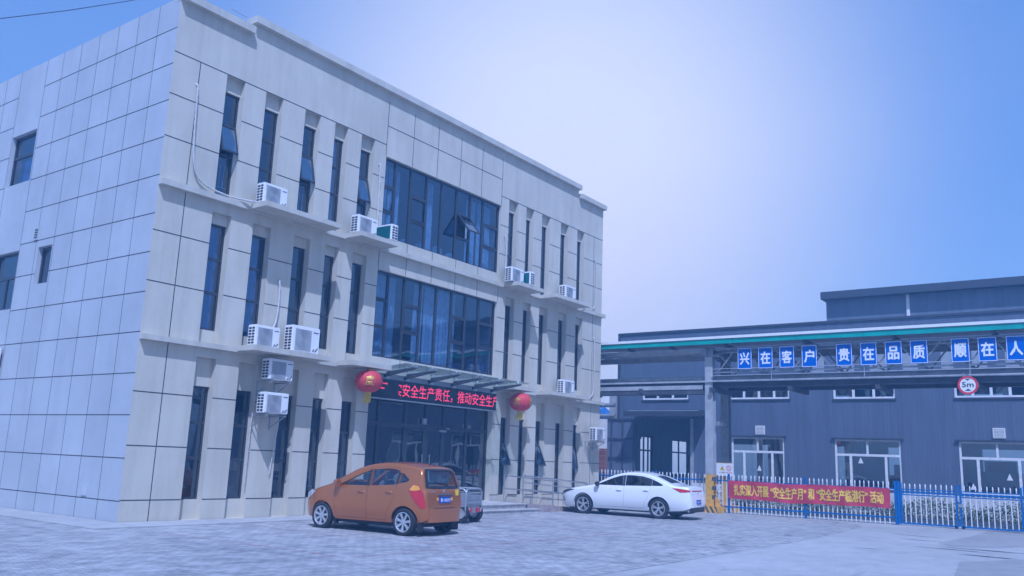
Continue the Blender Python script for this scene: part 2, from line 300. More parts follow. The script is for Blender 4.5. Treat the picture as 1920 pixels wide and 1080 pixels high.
# ================================================================== ground
def ground_mat(name, kind):
    m, t, b = newmat(name); b.inputs['Roughness'].default_value = 0.9; b.inputs['Specular IOR Level'].default_value = 0.2
    tc_ = node(t, 'ShaderNodeTexCoord'); P = tc_.outputs['Object']
    big = node(t, 'ShaderNodeTexNoise', Scale=0.22, Detail=6.0, Roughness=0.65); t.links.new(P, big.inputs['Vector'])
    mid = node(t, 'ShaderNodeTexNoise', Scale=2.2, Detail=6.0, Roughness=0.7); t.links.new(P, mid.inputs['Vector'])
    fine = node(t, 'ShaderNodeTexNoise', Scale=30.0, Detail=4.0); t.links.new(P, fine.inputs['Vector'])
    def mult(a, c, f=1.0):
        x = node(t, 'ShaderNodeMix', data_type='RGBA', blend_type='MULTIPLY'); x.inputs['Factor'].default_value = f
        t.links.new(a, x.inputs['A']); t.links.new(c, x.inputs['B']); return x.outputs['Result']
    if kind == 'paver':
        bk = node(t, 'ShaderNodeTexBrick', Scale=1.0, Color1=(0.41, 0.41, 0.405, 1), Color2=(0.29, 0.29, 0.29, 1), Mortar=(0.17, 0.17, 0.17, 1))
        bk.inputs['Brick Width'].default_value = 0.24; bk.inputs['Row Height'].default_value = 0.12; bk.inputs['Mortar Size'].default_value = 0.006; bk.inputs['Bias'].default_value = -0.25
        bk.offset = 0.5; t.links.new(P, bk.inputs['Vector'])
        c = bk.outputs['Color']
        vo = node(t, 'ShaderNodeTexVoronoi', Scale=2.6); t.links.new(P, vo.inputs['Vector'])
        rv = ramp(t, mid.outputs['Fac'], [(0.32, (0.66, 0.66, 0.67)), (0.5, (0.97, 0.97, 0.97)), (0.7, (1.2, 1.2, 1.19))]); c = mult(c, rv.outputs[0])
        rb = ramp(t, big.outputs['Fac'], [(0.3, (0.78, 0.78, 0.79)), (0.7, (1.12, 1.12, 1.12))]); c = mult(c, rb.outputs[0])
        s1 = node(t, 'ShaderNodeTexNoise', Scale=0.9, Detail=3.0, Roughness=0.5); t.links.new(P, s1.inputs['Vector'])
        rs = ramp(t, s1.outputs['Fac'], [(0.26, (0.55, 0.55, 0.56)), (0.33, (1, 1, 1))]); c = mult(c, rs.outputs[0])
        mp = node(t, 'ShaderNodeMapping'); mp.inputs['Scale'].default_value = (1.4, 0.12, 1); mp.inputs['Rotation'].default_value = (0, 0, -0.25); t.links.new(P, mp.inputs[0])
        s2 = node(t, 'ShaderNodeTexNoise', Scale=1.1, Detail=4.0); t.links.new(mp.outputs[0], s2.inputs['Vector'])
        rt_ = ramp(t, s2.outputs['Fac'], [(0.33, (0.80, 0.80, 0.81)), (0.45, (1, 1, 1))]); c = mult(c, rt_.outputs[0])
        bp = node(t, 'ShaderNodeBump', Strength=0.5, Distance=0.01); t.links.new(bk.outputs['Fac'], bp.inputs['Height']); bp.invert = True
        t.links.new(bp.outputs[0], b.inputs['Normal'])
    else:
        base = {'concrete': (0.40, 0.40, 0.395), 'dark': (0.315, 0.315, 0.31), 'pad': (0.42, 0.42, 0.41), 'path': (0.36, 0.36, 0.355)}[kind]
        r1 = ramp(t, big.outputs['Fac'], [(0.3, tuple(x * 0.82 for x in base)), (0.7, tuple(x * 1.1 for x in base))]); c = r1.outputs[0]
        r2 = ramp(t, mid.outputs['Fac'], [(0.28, (0.80, 0.80, 0.80)), (0.55, (1, 1, 1))]); c = mult(c, r2.outputs[0])
        r3 = ramp(t, fine.outputs['Fac'], [(0.3, (0.9, 0.9, 0.9)), (0.7, (1.04, 1.04, 1.04))]); c = mult(c, r3.outputs[0])
        mp = node(t, 'ShaderNodeMapping'); mp.inputs['Scale'].default_value = (0.35, 1.6, 1); mp.inputs['Rotation'].default_value = (0, 0, 0.3); t.links.new(P, mp.inputs[0])
        st = node(t, 'ShaderNodeTexNoise', Scale=0.7, Detail=8.0, Roughness=0.75); t.links.new(mp.outputs[0], st.inputs['Vector'])
        r4 = ramp(t, st.outputs['Fac'], [(0.30, (0.62, 0.62, 0.63)), (0.42, (1, 1, 1))]); c = mult(c, r4.outputs[0])
        bp = node(t, 'ShaderNodeBump', Strength=0.3, Distance=0.006); t.links.new(fine.outputs['Fac'], bp.inputs['Height']); t.links.new(bp.outputs[0], b.inputs['Normal'])
    t.links.new(c, b.inputs['Base Color']); return m
PAV = ground_mat('grey_pavers', 'paver'); CON = ground_mat('yard_concrete', 'concrete'); CON_D = ground_mat('damp_concrete', 'dark'); PAD = ground_mat('footing_concrete', 'pad')
g = MB(); g.quad((-75, -90, 0), (105, -90, 0), (105, 95, 0), (-75, 95, 0)); tag(g.build('ground', CON), kind='structure')
pv = MB()
def strip_poly(mb, pts, z):
    mb.add([(x, y, z) for x, y in pts], [tuple(range(len(pts)))])
strip_poly(pv, [(-60, -11.3), (1.1, -11.2), (10.3, -11.1), (15.5, -10.85), (18.9, -10.55), (20.3, -10.0), (21.2, -8.9), (21.55, -7.2), (21.55, 0.6), (-1.1, 0.6), (-1.1, 40), (-60, 40)], 0.004)
tag(pv.build('pavement', PAV, fixn=False), kind='structure')
dk = MB(); strip_poly(dk, [(13.5, -13.95), (14.4, -13.56), (18.0, -13.75), (21.4, -13.72), (24, -13.9), (40, -15), (40, -19), (20, -16.6), (14.2, -14.95)], 0.004)
strip_poly(dk, [(9.3, -14.85), (11.2, -15.75), (14.5, -16.8), (30, -22), (30, -40), (-5, -40), (2, -20), (5.9, -15.3)], 0.004)
tag(dk.build('worn_road', CON_D, fixn=False), kind='structure')
pd = MB(); pd.box(-1.12, 6.9, -1.12, -0.02, -.05, 0.03); pd.box(-1.12, -0.02, -0.02, 14, -.05, 0.03)
tag(pd.build('building_apron', PAD), kind='structure')
# faded red parking lines painted on the pavers
m, t, b = newmat('faded_red_paint'); b.inputs['Base Color'].default_value = (0.42, 0.10, 0.11, 1); b.inputs['Roughness'].default_value = 0.9
_tc = node(t, 'ShaderNodeTexCoord'); _n = node(t, 'ShaderNodeTexNoise', Scale=4.0, Detail=8.0, Roughness=0.8); t.links.new(_tc.outputs['Object'], _n.inputs['Vector'])
_r = ramp(t, _n.outputs['Fac'], [(0.44, (0, 0, 0)), (0.66, (0.42, 0.42, 0.42))]); t.links.new(_r.outputs[0], b.inputs['Alpha']); LINE = m
ln = MB()
for x0, x1, y0, y1 in [(-0.36, -0.24, -7.4, -2.2), (2.62, 2.74, -8.2, -5.5), (5.6, 5.72, -7.8, -2.4), (8.6, 8.72, -7.6, -3.0), (11.6, 11.72, -7.4, -2.4), (17.6, 17.72, -7.4, -2.4), (-0.36, 9.0, -7.52, -7.4)]:
    ln.quad((x0, y0, 0.008), (x1, y0, 0.008), (x1, y1, 0.008), (x0, y1, 0.008))
tag(ln.build('parking_lines', LINE, fixn=False), kind='structure')
# puddle-dark cracks in the concrete at lower right
ck = MB()
for (x, y, w, a, l) in [(12.4, -14.2, .05, .1, 1.7), (13.0, -14.9, .06, .05, 2.2), (11.2, -15.1, .08, 0.12, 1.2), (16.5, -12.6, .03, .2, 1.4), (14.8, -13.1, .04, .1, 1.0), (10.6, -12.7, .02, -.1, .8)]:
    pts = []
    n = 9
    for i in range(n):
        s = i / (n - 1) - .5; pts.append((x + s * l * math.sin(a), y + s * l, w * (1 - (2 * s) ** 2) * random.uniform(.5, 1.3) + .005))
    vs_ = [(px - q, py, 0.008) for px, py, q in pts] + [(px + q, py, 0.008) for px, py, q in pts]
    ck.add(vs_, [(i, i + 1, n + i + 1, n + i) for i in range(n - 1)])
tag(ck.build('wet_patches', plain('wet_dirt', (0.05, 0.05, 0.05), 0.25), fixn=False), kind='structure')

# ================================================================== office building
BW = 20.43; BD = 12.0; TOP = 12.55
OFF = empty('office_building', 'three storey cream concrete office building with tall slit windows and glazed centre bay', 'building', (0, 0, 0))
fp = lambda u, d, w: (u, d, w)          # front wall: u = x, depth = +y
lp = lambda u, d, w: (d, u, w)          # left wall: u = y, depth = +x
NL = [(1.50, 2.05), (2.72, 3.29), (4.06, 4.62), (5.17, 5.67), (6.22, 6.77)]
NR = [(BW - b_, BW - a_) for a_, b_ in NL][::-1]
FL = [(0.03, 3.80, 0.48, 3.12), (4.13, 7.39, 4.48, 7.13), (7.81, 11.0, 7.84, 10.60)]   # niche bottom, niche top, window bottom, window top
ND = 0.15                                # niche depth
BAY = [(7.25, 13.18, 0.30, 3.86, .22), (7.25, 13.18, 4.50, 7.10, .17), (7.28, 13.20, 8.13, 10.64, .17)]
fw = MB()
holes = [(a_, b_, f_[0], f_[1]) for f_ in FL for a_, b_ in NL + NR] + [h for h in BAY]
skin(fw, holes, 0, BW, 0.0, 12.35, fp, 0.0, ND)
for f_ in FL:                            # niche backs with the window openings
    for a_, b_ in NL + NR:
        skin(fw, [(a_ + .004, b_ - .004, f_[2], f_[3])], a_, b_, f_[0], f_[1], fp, ND, ND + .14)
# raised middle parapet
fw.box(2.12, 18.42, 0.0, 0.25, 12.352, 12.70)
# panel joints: thin dark strips 3 mm proud
def hj(x0, x1, z, w=.022): fw.box(x0, x1, -.0035, 0.004, z - w / 2, z + w / 2, 1)
def vj(x, z0, z1, w=.022): fw.box(x - w / 2, x + w / 2, -.002, 0.004, z0, z1, 1)
edges = [0.0] + [q for n in NL for q in n] + [7.25]
piers = [(edges[i], edges[i + 1]) for i in range(0, len(edges), 2)]
piers += [(BW - b_, BW - a_) for a_, b_ in piers]
for z in (0.49, 1.67, 2.86, 5.38, 6.57, 8.87, 9.93):
    for a_, b_ in piers: hj(a_, b_ , z)
for a_, b_ in ((0, 7.25), (13.20, BW)): hj(a_, b_, 11.0)
for x in (.72, BW - .72):
    for z0, z1 in ((0, 4.02), (4.15, 7.65), (7.80, 11.0)): vj(x, z0, z1)
bx = [7.262 + i * (13.19 - 7.262) / 5 for i in range(6)]
for i, x in enumerate(bx):
    vj(x, 10.655, 12.42)
    if i not in (0, 5): vj(x, 7.80, 8.12); vj(x, 4.15, 4.49)
    vj(x, 7.11, 7.65)
hj(7.262, 13.19, 11.62)
fw.build('front_wall', [CREAM, JOINT], OFF, fixn=False)
# side wall
sw = MB(); LW = [(6.56, 8.03, 8.83, 10.36), (6.52, 8.0, 5.17, 6.80), (4.68, 5.43, 5.74, 6.76), (10.6, 11.4, 8.83, 10.36)]
skin(sw, LW, 0.0, BD, 0.0, 12.42, lp, 0.0, .2)
LZ = [.47, 1.39, 2.33, 3.26, 4.19, 5.11, 6.04, 6.96, 7.89, 8.82, 9.75, 10.69, 11.62]
for z in LZ:
    segs = [(0.0, 6.5), (8.05, BD)]
    if z < 5: segs = [(0.0, BD)]
    for a_, b_ in segs:
        cuts = [(h[0], h[1]) for h in LW if h[2] - .02 < z < h[3] + .02]
        cur = a_
        for c0, c1 in sorted(cuts):
            if c0 >= b_ or c1 <= a_: continue
            if c0 > cur: sw.box(-.0035, .004, cur, c0, z - .009, z + .009, 1)
            cur = max(cur, c1)
        if cur < b_: sw.box(-.0035, .004, cur, b_, z - .009, z + .009, 1)
for y in (.88, 1.82, 2.75, 3.69, 4.62, 5.58, 6.5, 8.05, 8.98, 9.9, 10.83):
    z0 = 0
    for h in sorted(LW, key=lambda q: q[2]):
        if h[0] - .03 < y < h[1] + .03 and h[0] + .05 < y < h[1] - .05:
            sw.box(-.002, .004, y - .007, y + .007, z0, h[2], 1); z0 = h[3]
    sw.box(-.002, .004, y - .007, y + .007, z0, 12.42, 1)
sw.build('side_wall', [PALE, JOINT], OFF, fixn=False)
bk_ = MB(); bk_.box(BW - .2, BW, 0.16, BD, 0, 12.33); bk_.box(.2, BW - .2, BD - .2, BD, 0, 12.33); bk_.build('rear_wall', CREAM, OFF)
rf = MB(); rf.box(.21, BW - .21, .31, BD - .21, 11.6, 11.8); rf.build('roof', PAD, OFF)
fl = MB()
for z in (4.0, 7.66): fl.box(.21, BW - .21, .33, BD - .21, z - .12, z)
fl.box(.21, BW - .21, .33, BD - .21, -.05, .05); fl.box(.21, BW - .21, 6.0, 6.1, .05, 11.6)
for x in (7.05, 13.4): fl.box(x - .06, x + .06, .35, 6.0, .05, 11.6)
fl.build('interior', ROOM, OFF)
# cornices and string courses
co = MB()
for x0, x1, z0, z1 in ((-.006, 2.10, 12.34, 12.53), (2.10, 18.44, 12.68, 12.87), (18.44, BW + .06, 12.34, 12.53)):
    co.box(x0, x1, -.16, .28, z0, z1)
co.build('cornice', LEDGE, OFF)
for z0, z1 in ((4.02, 4.14), (7.65, 7.79)):
    sc_ = MB(); sc_.box(0.0, BW + .08, -.16, -.001, z0, z1); sc_.box(BW + .001, BW + .08, -.001, .3, z0, z1); sc_.build('string_course', LEDGE, OFF)
for x0, x1, z in ((2.47, 4.98, 7.66), (5.75, 7.25, 7.66), (13.32, 14.93, 7.66), (15.75, 18.2, 7.66), (2.5, 5.0, 4.03), (5.78, 7.3, 4.03), (13.25, 14.6, 4.03), (15.55, 18.25, 4.03)):
    lg = MB(); lg.box(x0, x1, -.80, -.162, z + .02, z + .15); lg.build('unit_ledge', LEDGE, OFF)

# ---------------------------------------------------------------- windows
def frame_boxes(mb, x0, x1, z0, z1, y0, y1, w, mi=0):
    mb.box(x0, x0 + w, y0, y1, z0, z1, mi); mb.box(x1 - w, x1, y0, y1, z0, z1, mi)
    mb.box(x0 + w, x1 - w, y0, y1, z0, z0 + w, mi); mb.box(x0 + w, x1 - w, y0, y1, z1 - w, z1, mi)
def sash(parent, x0, x1, z0, z1, y, ang):
    """top-hung sash swung outward by ang"""
    s = MB(); h = z1 - z0; w = x1 - x0; fr_ = .045
    frame_boxes(s, 0, w, -h, 0, -.02, .02, fr_, 0); s.quad((fr_, 0, -h + fr_), (w - fr_, 0, -h + fr_), (w - fr_, 0, -fr_), (fr_, 0, -fr_), 1)
    s.bar((w * .85, 0, -h * .55), (w * .85, .10, -h * .9), .014, mi=0)
    o = s.build('sash', [FRAME, GLASS_S], parent, fixn=False); o.location = (x0, y - .025, z1); o.rotation_euler = (-ang, 0, 0); return o
CUR_I = [0]
def curtain(parent, x0, x1, z0, z1, y, mat=None, amp=.02):
    c = MB(); n = max(6, int((x1 - x0) / .03)); ph = random.random() * 6
    pts = [(x0 + (x1 - x0) * i / n, y + amp * math.sin(i * 1.15 + ph) + amp * .6 * math.sin(i * .47 + ph * 2)) for i in range(n + 1)]
    c.add([(x, yy, z0) for x, yy in pts] + [(x, yy, z1) for x, yy in pts], [(i, i + 1, n + 2 + i, n + 1 + i) for i in range(n)])
    return c.build('curtain', mat or CURT, parent, smooth=R(80), fixn=False)
def slit_window(x0, x1, z0, z1, tr, opened=None, ang=0, cur=None, bars=False):
    y0, y1 = ND + .05, ND + .11; w = .045
    f = MB(); frame_boxes(f, x0, x1, z0, z1, y0, y1, w)
    zs = [z0] + tr + [z1]
    for q in tr: f.box(x0 + w, x1 - w, y0, y1, q - .03, q + .03)
    if bars:
        for q in (.3, .5, .7): f.box(x0 + (x1 - x0) * q - .006, x0 + (x1 - x0) * q + .006, y1 + .02, y1 + .032, z0 + .3, z0 + .85, 1)
        f.box(x0 + w, x1 - w, y1 + .02, y1 + .032, z0 + .28, z0 + .295, 1)
    wn = f.build('window', [FRAME, FRAME_W], OFF)
    p = MB(); yg = (y0 + y1) / 2
    for i in range(len(zs) - 1):
        if opened is not None and i == opened: continue
        p.quad((x0 + w, yg, zs[i] + .03), (x1 - w, yg, zs[i] + .03), (x1 - w, yg, zs[i + 1] - .03), (x0 + w, yg, zs[i + 1] - .03))
    p.build('pane', GLASS, wn, fixn=False)
    if opened is not None: sash(wn, x0 + .03, x1 - .03, zs[opened] + .01, zs[opened + 1] - .02, y0, ang)
    if cur == 'full': curtain(wn, x0 + .02, x1 - .02, z0 + .05, z1 - .05, y1 + .12)
    elif cur == 'side': curtain(wn, x0 + .02, x0 + (x1 - x0) * .5, z0 + .05, z1 - .05, y1 + .12)
    elif cur == 'blue': curtain(wn, x0 + .02, x1 - .02, z0 + .05, z1 - .05, y1 + .12, CURT_B)
    return wn
TR = [[1.43, 2.25], [5.40, 6.25], [8.95, 9.75]]
op = {(2, 0): R(17), (2, 2): R(14), (2, 4): R(15), (0, 5): R(22), (0, 7): R(24), (0, 9): R(9)}
for fi, f_ in enumerate(FL):
    for i, (a_, b_) in enumerate(NL + NR):
        k = (fi, i)
        cu = {1: ['blue', 'blue', None, None, 'side', None, None, 'side', None, None], 2: [None, None, 'side', 'full', None, 'full', 'side', 'full', None, 'full'], 0: [None] * 10}[fi][i]
        slit_window(a_ + .004, b_ - .004, f_[2], f_[3], TR[fi], 1 if k in op else None, op.get(k, 0), cu, bars=(fi == 2 and i < 5) or (fi == 0 and i == 3))
# big bays
MX = [7.29, 7.84, 8.56, 9.32, 10.07, 10.84, 11.57, 12.29, 13.14]
def bay_window(x0, x1, z0, z1, tr, opened):
    y0, y1 = .10, .17; w = .05; f = MB(); frame_boxes(f, x0, x1, z0, z1, y0, y1, w)
    xs = [x0] + MX[1:8] + [x1]
    for q in MX[1:8]: f.box(q - .035, q + .035, y0 - .003, y1 - .003, z0 + w, z1 - w)
    three = (0, 2, 5, 7)
    for c in three:
        for q in tr: f.box(xs[c] + .04, xs[c + 1] - .035, y0 + .003, y1 - .006, q - .04, q + .04)
    wn = f.build('bay_window', FRAME, OFF); p = MB(); yg = .14
    for c in range(8):
        zz = [z0 + .03] + (list(tr) if c in three else []) + [z1 - .03]
        for j in range(len(zz) - 1):
            if (c, j) == opened: continue
            dy = random.uniform(-.004, .004)
            p.quad((xs[c] + .02, yg + dy, zz[j]), (xs[c + 1] - .02, yg - dy, zz[j]), (xs[c + 1] - .02, yg - dy * .5, zz[j + 1]), (xs[c] + .02, yg + dy * .7, zz[j + 1]))
    p.build('pane', GLASS, wn, fixn=False)
    for c in three:                       # inner sash rims
        if (c, 1) == opened: continue
        s = MB(); frame_boxes(s, xs[c] + .05, xs[c + 1] - .045, tr[0] + .04, tr[1] - .04, y0 - .012, y0 + .002, .03); s.build('sash_rim', FRAME, wn)
    if opened: sash(wn, xs[opened[0]] + .03, xs[opened[0] + 1] - .03, tr[0], tr[1], y0, R(38))
    return wn
w2 = bay_window(7.285, 13.195, 8.135, 10.635, [8.95, 9.75], (5, 1))
for a_, b_ in ((7.35, 7.85), (7.9, 8.35), (9.6, 10.0), (11.75, 12.25), (12.3, 13.1)): curtain(w2, a_, b_, 8.2, 10.55, .42, amp=.03)
w1 = bay_window(7.255, 13.175, 4.505, 7.095, [5.40, 6.25], None)
for a_, b_ in ((7.3, 8.5), (9.35, 9.75), (9.85, 11.4)): curtain(w1, a_, b_, 4.55, 7.05, .42, amp=.02)
# things on the window ledge of the top bay
PARC = plain('pale_parcel', (0.45, 0.5, 0.55), 0.7, var=0.6, scale=3)
for x, h, w_ in ((8.7, .34, .2), (9.45, .42, .16), (10.3, .47, .3), (10.95, .38, .25)):
    it = MB(); it.box(-w_ / 2, w_ / 2, -.1, .1, 0, h); it.box(-w_ * .3, w_ * .3, -.06, .06, h + .001, h + .05)
    tag(it.build('parcel', PARC, bevel=.01, loc=(x, .42, 8.0)), 'pale bundle standing behind the glass at the foot of the top bay window', 'parcel', 'bundles inside the top bay window')
# ground floor glazing
GX = [7.25, 7.91, 9.07, 10.02, 10.88, 12.05, 13.0]
gf = MB(); y0, y1 = .20, .28
frame_boxes(gf, 7.252, 13.178, .31, 3.855, y0, y1, .07)
for q in GX[1:6]: gf.box(q - .045, q + .045, y0 - .003, y1 - .003, .38, 3.78)
gf.box(7.32, 13.1, y0 + .003, y1 + .003, 2.53, 2.64)
gl = gf.build('entrance_glazing', FRAME, OFF); p = MB(); xs = [7.3] + GX[1:6] + [13.12]
for i in range(6):
    for z0, z1 in ((.33, 2.55), (2.63, 3.8)):
        if i in (2, 3) and z0 < 1: continue
        p.quad((xs[i], .245, z0), (xs[i + 1], .245, z0), (xs[i + 1], .245, z1), (xs[i], .245, z1))
p.build('pane', GLASS_D, gl, fixn=False)
for i in (2, 3):
    d = MB(); a_, b_ = xs[i] + .05, xs[i + 1] - .05; frame_boxes(d, a_, b_, .32, 2.52, .20, .25, .06, 0); d.quad((a_, .225, .32), (b_, .225, .32), (b_, .225, 2.52), (a_, .225, 2.52), 1)
    hx = b_ - .12 if i == 2 else a_ + .12
    d.box(hx - .012, hx + .012, .13, .155, .95, 1.75, 2); d.box(hx - .012, hx + .012, .155, .2, 1.0, 1.02, 2); d.box(hx - .012, hx + .012, .155, .2, 1.68, 1.70, 2)
    d.build('door', [FRAME, GLASS_D, STEEL], gl, fixn=False)
st_ = MB(); st_.box(10.62, 10.95, .14, .19, 2.46, 2.52); st_.box(10.95, 11.1, .14, .19, 2.56, 2.60); st_.box(9.8, 9.95, .12, .2, 2.66, 2.84); st_.build('door_closer', STEEL, gl)
# lobby: reception desk and notice boards dimly seen behind the glass
WOODL = plain('lobby_wood', (0.25, 0.22, 0.2), 0.5)
lb = MB(); lb.box(-.4, .4, -.03, .03, 0, .7); lb.box(-.42, .42, -.035, .035, .701, .74); lb.box(-.42, .42, -.035, .035, -.04, -.001)
for x in (-.35, .35): lb.box(x - .02, x + .02, -.02, .02, -1.15, -.041)
tag(lb.build('notice_board', WOODL, loc=(8.5, 3.2, 1.2)), 'notice board on legs seen dimly behind the left entrance glass', 'notice board')
lb = MB(); lb.box(-1.45, 1.45, -.3, .3, 0, 1.05); lb.box(-1.52, 1.52, -.36, .36, 1.051, 1.1)
tag(lb.build('reception_desk', WOODL, loc=(10.75, 3.9, .05)), 'long reception desk seen dimly behind the entrance doors', 'desk')
lb = MB(); lb.box(-.35, .35, -.2, .2, .08, 2.1); lb.box(-.32, .32, -.18, .18, 0, .079); lb.box(-.005, .005, -.212, -.201, .15, 2.05)
tag(lb.build('cupboard', WOODL, loc=(12.55, 2.1, .05)), 'tall cupboard seen dimly behind the right entrance glass', 'cupboard')
# canopy over the entrance
cn = MB(); cn.box(7.3, 13.15, -.06, -.003, 3.87, 4.02); cn_o = cn.build('entrance_canopy', PALE, OFF)
for x in (7.75, 8.62, 9.72, 10.82, 11.92, 12.95):
    b_ = MB()
    b_.prism([(-.06, 3.92), (-1.32, 4.12), (-1.32, 4.17), (-.06, 4.08)], lambda a, c, x=x: (x - .022, a, c), lambda a, c, x=x: (x + .022, a, c))
    b_.build('bracket', RACK_D, cn_o)
    pl = MB(); pl.box(x + .05, x + .22, -.09, -.062, 3.84, 4.0); pl.build('wall_plate', WHITE, cn_o)
for i in range(6):
    a_ = 7.2 + i * 1.03; gp = MB()
    gp.prism([(-.04, 4.10), (-1.40, 4.22), (-1.40, 4.235), (-.04, 4.115)], lambda q, c, a_=a_: (a_, q, c), lambda q, c, a_=a_: (a_ + 1.0, q, c)); gp.build('glass_panel', GLASS_C, cn_o, fixn=True)
for x in (7.75, 8.62, 9.72, 10.82, 11.92, 12.95):
    for y in (-.3, -1.2):
        z = 4.10 - (y + .04) * .088; sp_ = MB()
        for dx, dy in ((-.12, -.08), (.12, -.08), (-.12, .08), (.12, .08)): sp_.bar((x, y, z - .05), (x + dx, y + dy, z + .02), .02)
        sp_.build('spider_fitting', STEEL, cn_o)
# left-side windows
def side_window(y0, y1, z0, z1, tr, mull):
    f = MB(); w = .06; x0, x1 = .12, .19
    f.box(x0, x1, y0, y0 + w, z0, z1); f.box(x0, x1, y1 - w, y1, z0, z1); f.box(x0, x1, y0 + w, y1 - w, z0, z0 + w); f.box(x0, x1, y0 + w, y1 - w, z1 - w, z1)
    if tr: f.box(x0 + .003, x1 - .003, y0 + w, y1 - w, tr - .04, tr + .04)
    if mull: f.box(x0 + .005, x1 - .005, mull - .04, mull + .04, z0 + w, (tr or z1) - .04)
    wn = f.build('window', FRAME, OFF); p = MB(); p.quad((.155, y0 + .03, z0 + .03), (.155, y1 - .03, z0 + .03), (.155, y1 - .03, z1 - .03), (.155, y0 + .03, z1 - .03)); p.build('pane', GLASS, wn, fixn=False)
    return wn
lw3 = side_window(6.56, 8.03, 8.83, 10.36, 9.72, None); side_window(6.52, 8.0, 5.17, 6.80, 6.1, 7.3); side_window(4.68, 5.43, 5.74, 6.76, None, None); side_window(10.6, 11.4, 8.83, 10.36, 9.72, None)
for i, (a_, b_, mat) in enumerate(((6.6, 7.3, CURT_B), (7.35, 7.75, CURT_B))):
    c = MB(); n = 14; c.add([(.34 + .02 * math.sin(k * 1.3), a_ + (b_ - a_) * k / n, 8.9) for k in range(n + 1)] + [(.34 + .02 * math.sin(k * 1.3), a_ + (b_ - a_) * k / n, 9.7) for k in range(n + 1)], [(k, k + 1, n + 2 + k, n + 1 + k) for k in range(n)]); c.build('curtain', mat, lw3, fixn=False)
pn = MB(); pn.box(.17, .18, 7.62, 7.76, 9.4, 9.62); pn.build('sticker', RED, lw3)
vn = MB(); vn.box(-.03, -.001, 5.50, 5.72, 6.98, 7.32)
for k in range(4): vn.box(-.034, -.031, 5.53, 5.69, 7.03 + k * .07, 7.07 + k * .07, 1)
vn.build('air_vent', [PALE, JOINT], OFF)
pb = MB(); pb.box(-.02, -.004, 1.36, 1.58, .52, .74); pb.build('meter_cover', PALE, OFF)
# ---------------------------------------------------------------- porch, ramp, rail
ps = empty('porch_steps', 'two low granite steps and landing in front of the glazed entrance', 'steps', (10, -.8, 0))
GRAN = plain('pale_granite', (0.46, 0.44, 0.42), 0.6, var=0.25, scale=5); GRAN_R = plain('pinkish_granite', (0.36, 0.30, 0.28), 0.6, var=0.3, scale=4)
o_ = Vector(ps.location)
def child_box(name, mat, parent, *b, bevel=0):
    q = MB(); l = parent.location; q.box(b[0] - l.x, b[1] - l.x, b[2] - l.y, b[3] - l.y, b[4] - l.z, b[5] - l.z); return q.build(name, mat, parent, bevel=bevel)
child_box('landing', GRAN, ps, 7.0, 13.1, -1.58, -.004, 0.0, .27, bevel=.006)
child_box('landing_slab', GRAN, ps, 6.97, 13.13, -1.62, -.004, .272, .302, bevel=.006)
child_box('step', GRAN, ps, 7.0, 13.42, -1.92, -1.584, 0.0, .12, bevel=.006)
child_box('tread', GRAN, ps, 6.97, 13.45, -1.95, -1.624, .122, .152, bevel=.006)
rp = MB(); rp.prism([(13.14, .0), (13.14, .3), (17.6, .03), (17.6, 0)], lambda a, c: (a, -1.62, c), lambda a, c: (a, -.17, c)); tag(rp.build('access_ramp', GRAN_R), 'gently sloping ramp running along the wall right of the entrance steps', 'ramp')
rl = empty('ramp_handrail', 'stainless steel tube handrail along the outer edge of the ramp', 'handrail', (15, -1.5, 0))
rz = lambda x: .3 - (x - 13.14) * .27 / 4.46 if x > 13.14 else .302
def rpt(x, h): return (x - 15, -1.5 + 1.5, rz(x) + h)
XR = (13.02, 14.8, 16.95)
for h, r in ((.88, .026), (.66, .016), (.45, .016), (.22, .016)):
    q = MB()
    if h == .88: q.tube([rpt(13.02, .88), rpt(14, .88), rpt(16.95, .88), rpt(17.06, .86), rpt(17.1, .78), rpt(17.06, .70)], r, 10)
    else: q.tube([rpt(13.02, h), rpt(16.95, h)], r, 8)
    q.build('rail', STEEL, rl, smooth=R(50))
for x in XR:
    q = MB(); q.tube([rpt(x, 0), rpt(x, .9)], .024, 10); q.lathe([(.05, .0), (.05, .012), (.026, .016)], 12, rpt(x, 0)); q.build('post', STEEL, rl, smooth=R(50))
r2 = empty('wall_handrail', 'stainless steel tube handrail on the wall side of the ramp', 'handrail', (15, -.3, 0))
for h in (.88, .45):
    q = MB(); q.tube([(13.6 - 15, 0, rz(13.6) + h), (17.0 - 15, 0, rz(17.0) + h)], .02, 8); q.build('rail', STEEL, r2, smooth=R(50))
for x in (13.6, 15.3, 17.0):
    q = MB(); q.tube([(x - 15, 0, rz(x)), (x - 15, 0, rz(x) + .88)], .02, 8); q.build('post', STEEL, r2, smooth=R(50))
# ---------------------------------------------------------------- LED sign
ls = empty('led_sign', 'long black scrolling led board with red characters above the entrance doors', 'sign', (10.1, -.14, 3.3))
q = MB(); q.box(-2.97, 2.93, -.11, .11, .0, .56); q.build('panel', LEDB, ls, bevel=.008)
q = MB(); q.box(-2.98, 2.94, -.118, .112, -.035, -.003); q.build('trim', GALV, ls)
t_ = text_mesh('实安全生产责任，推动安全生产', 1, 0.004, width=5.15, height=.40, clip=(-2.37, 2.44)); lo = -2.37
put_text('lettering', t_, LEDR, (1, 0, 0), (0, 0, 1), (.47, -.116, .285), ls)
q = MB()
for i, (w_, z, x) in enumerate(((.36, .42, -2.72), (.26, .28, -2.74))):
    for k in range(int(w_ / .035)):
        h_ = random.uniform(.02, .045); q.box(x + k * .036, x + k * .036 + .026, -.115, -.112, z - h_ / 2, z + h_ / 2)
q.build('small_lettering', LEDR, ls)
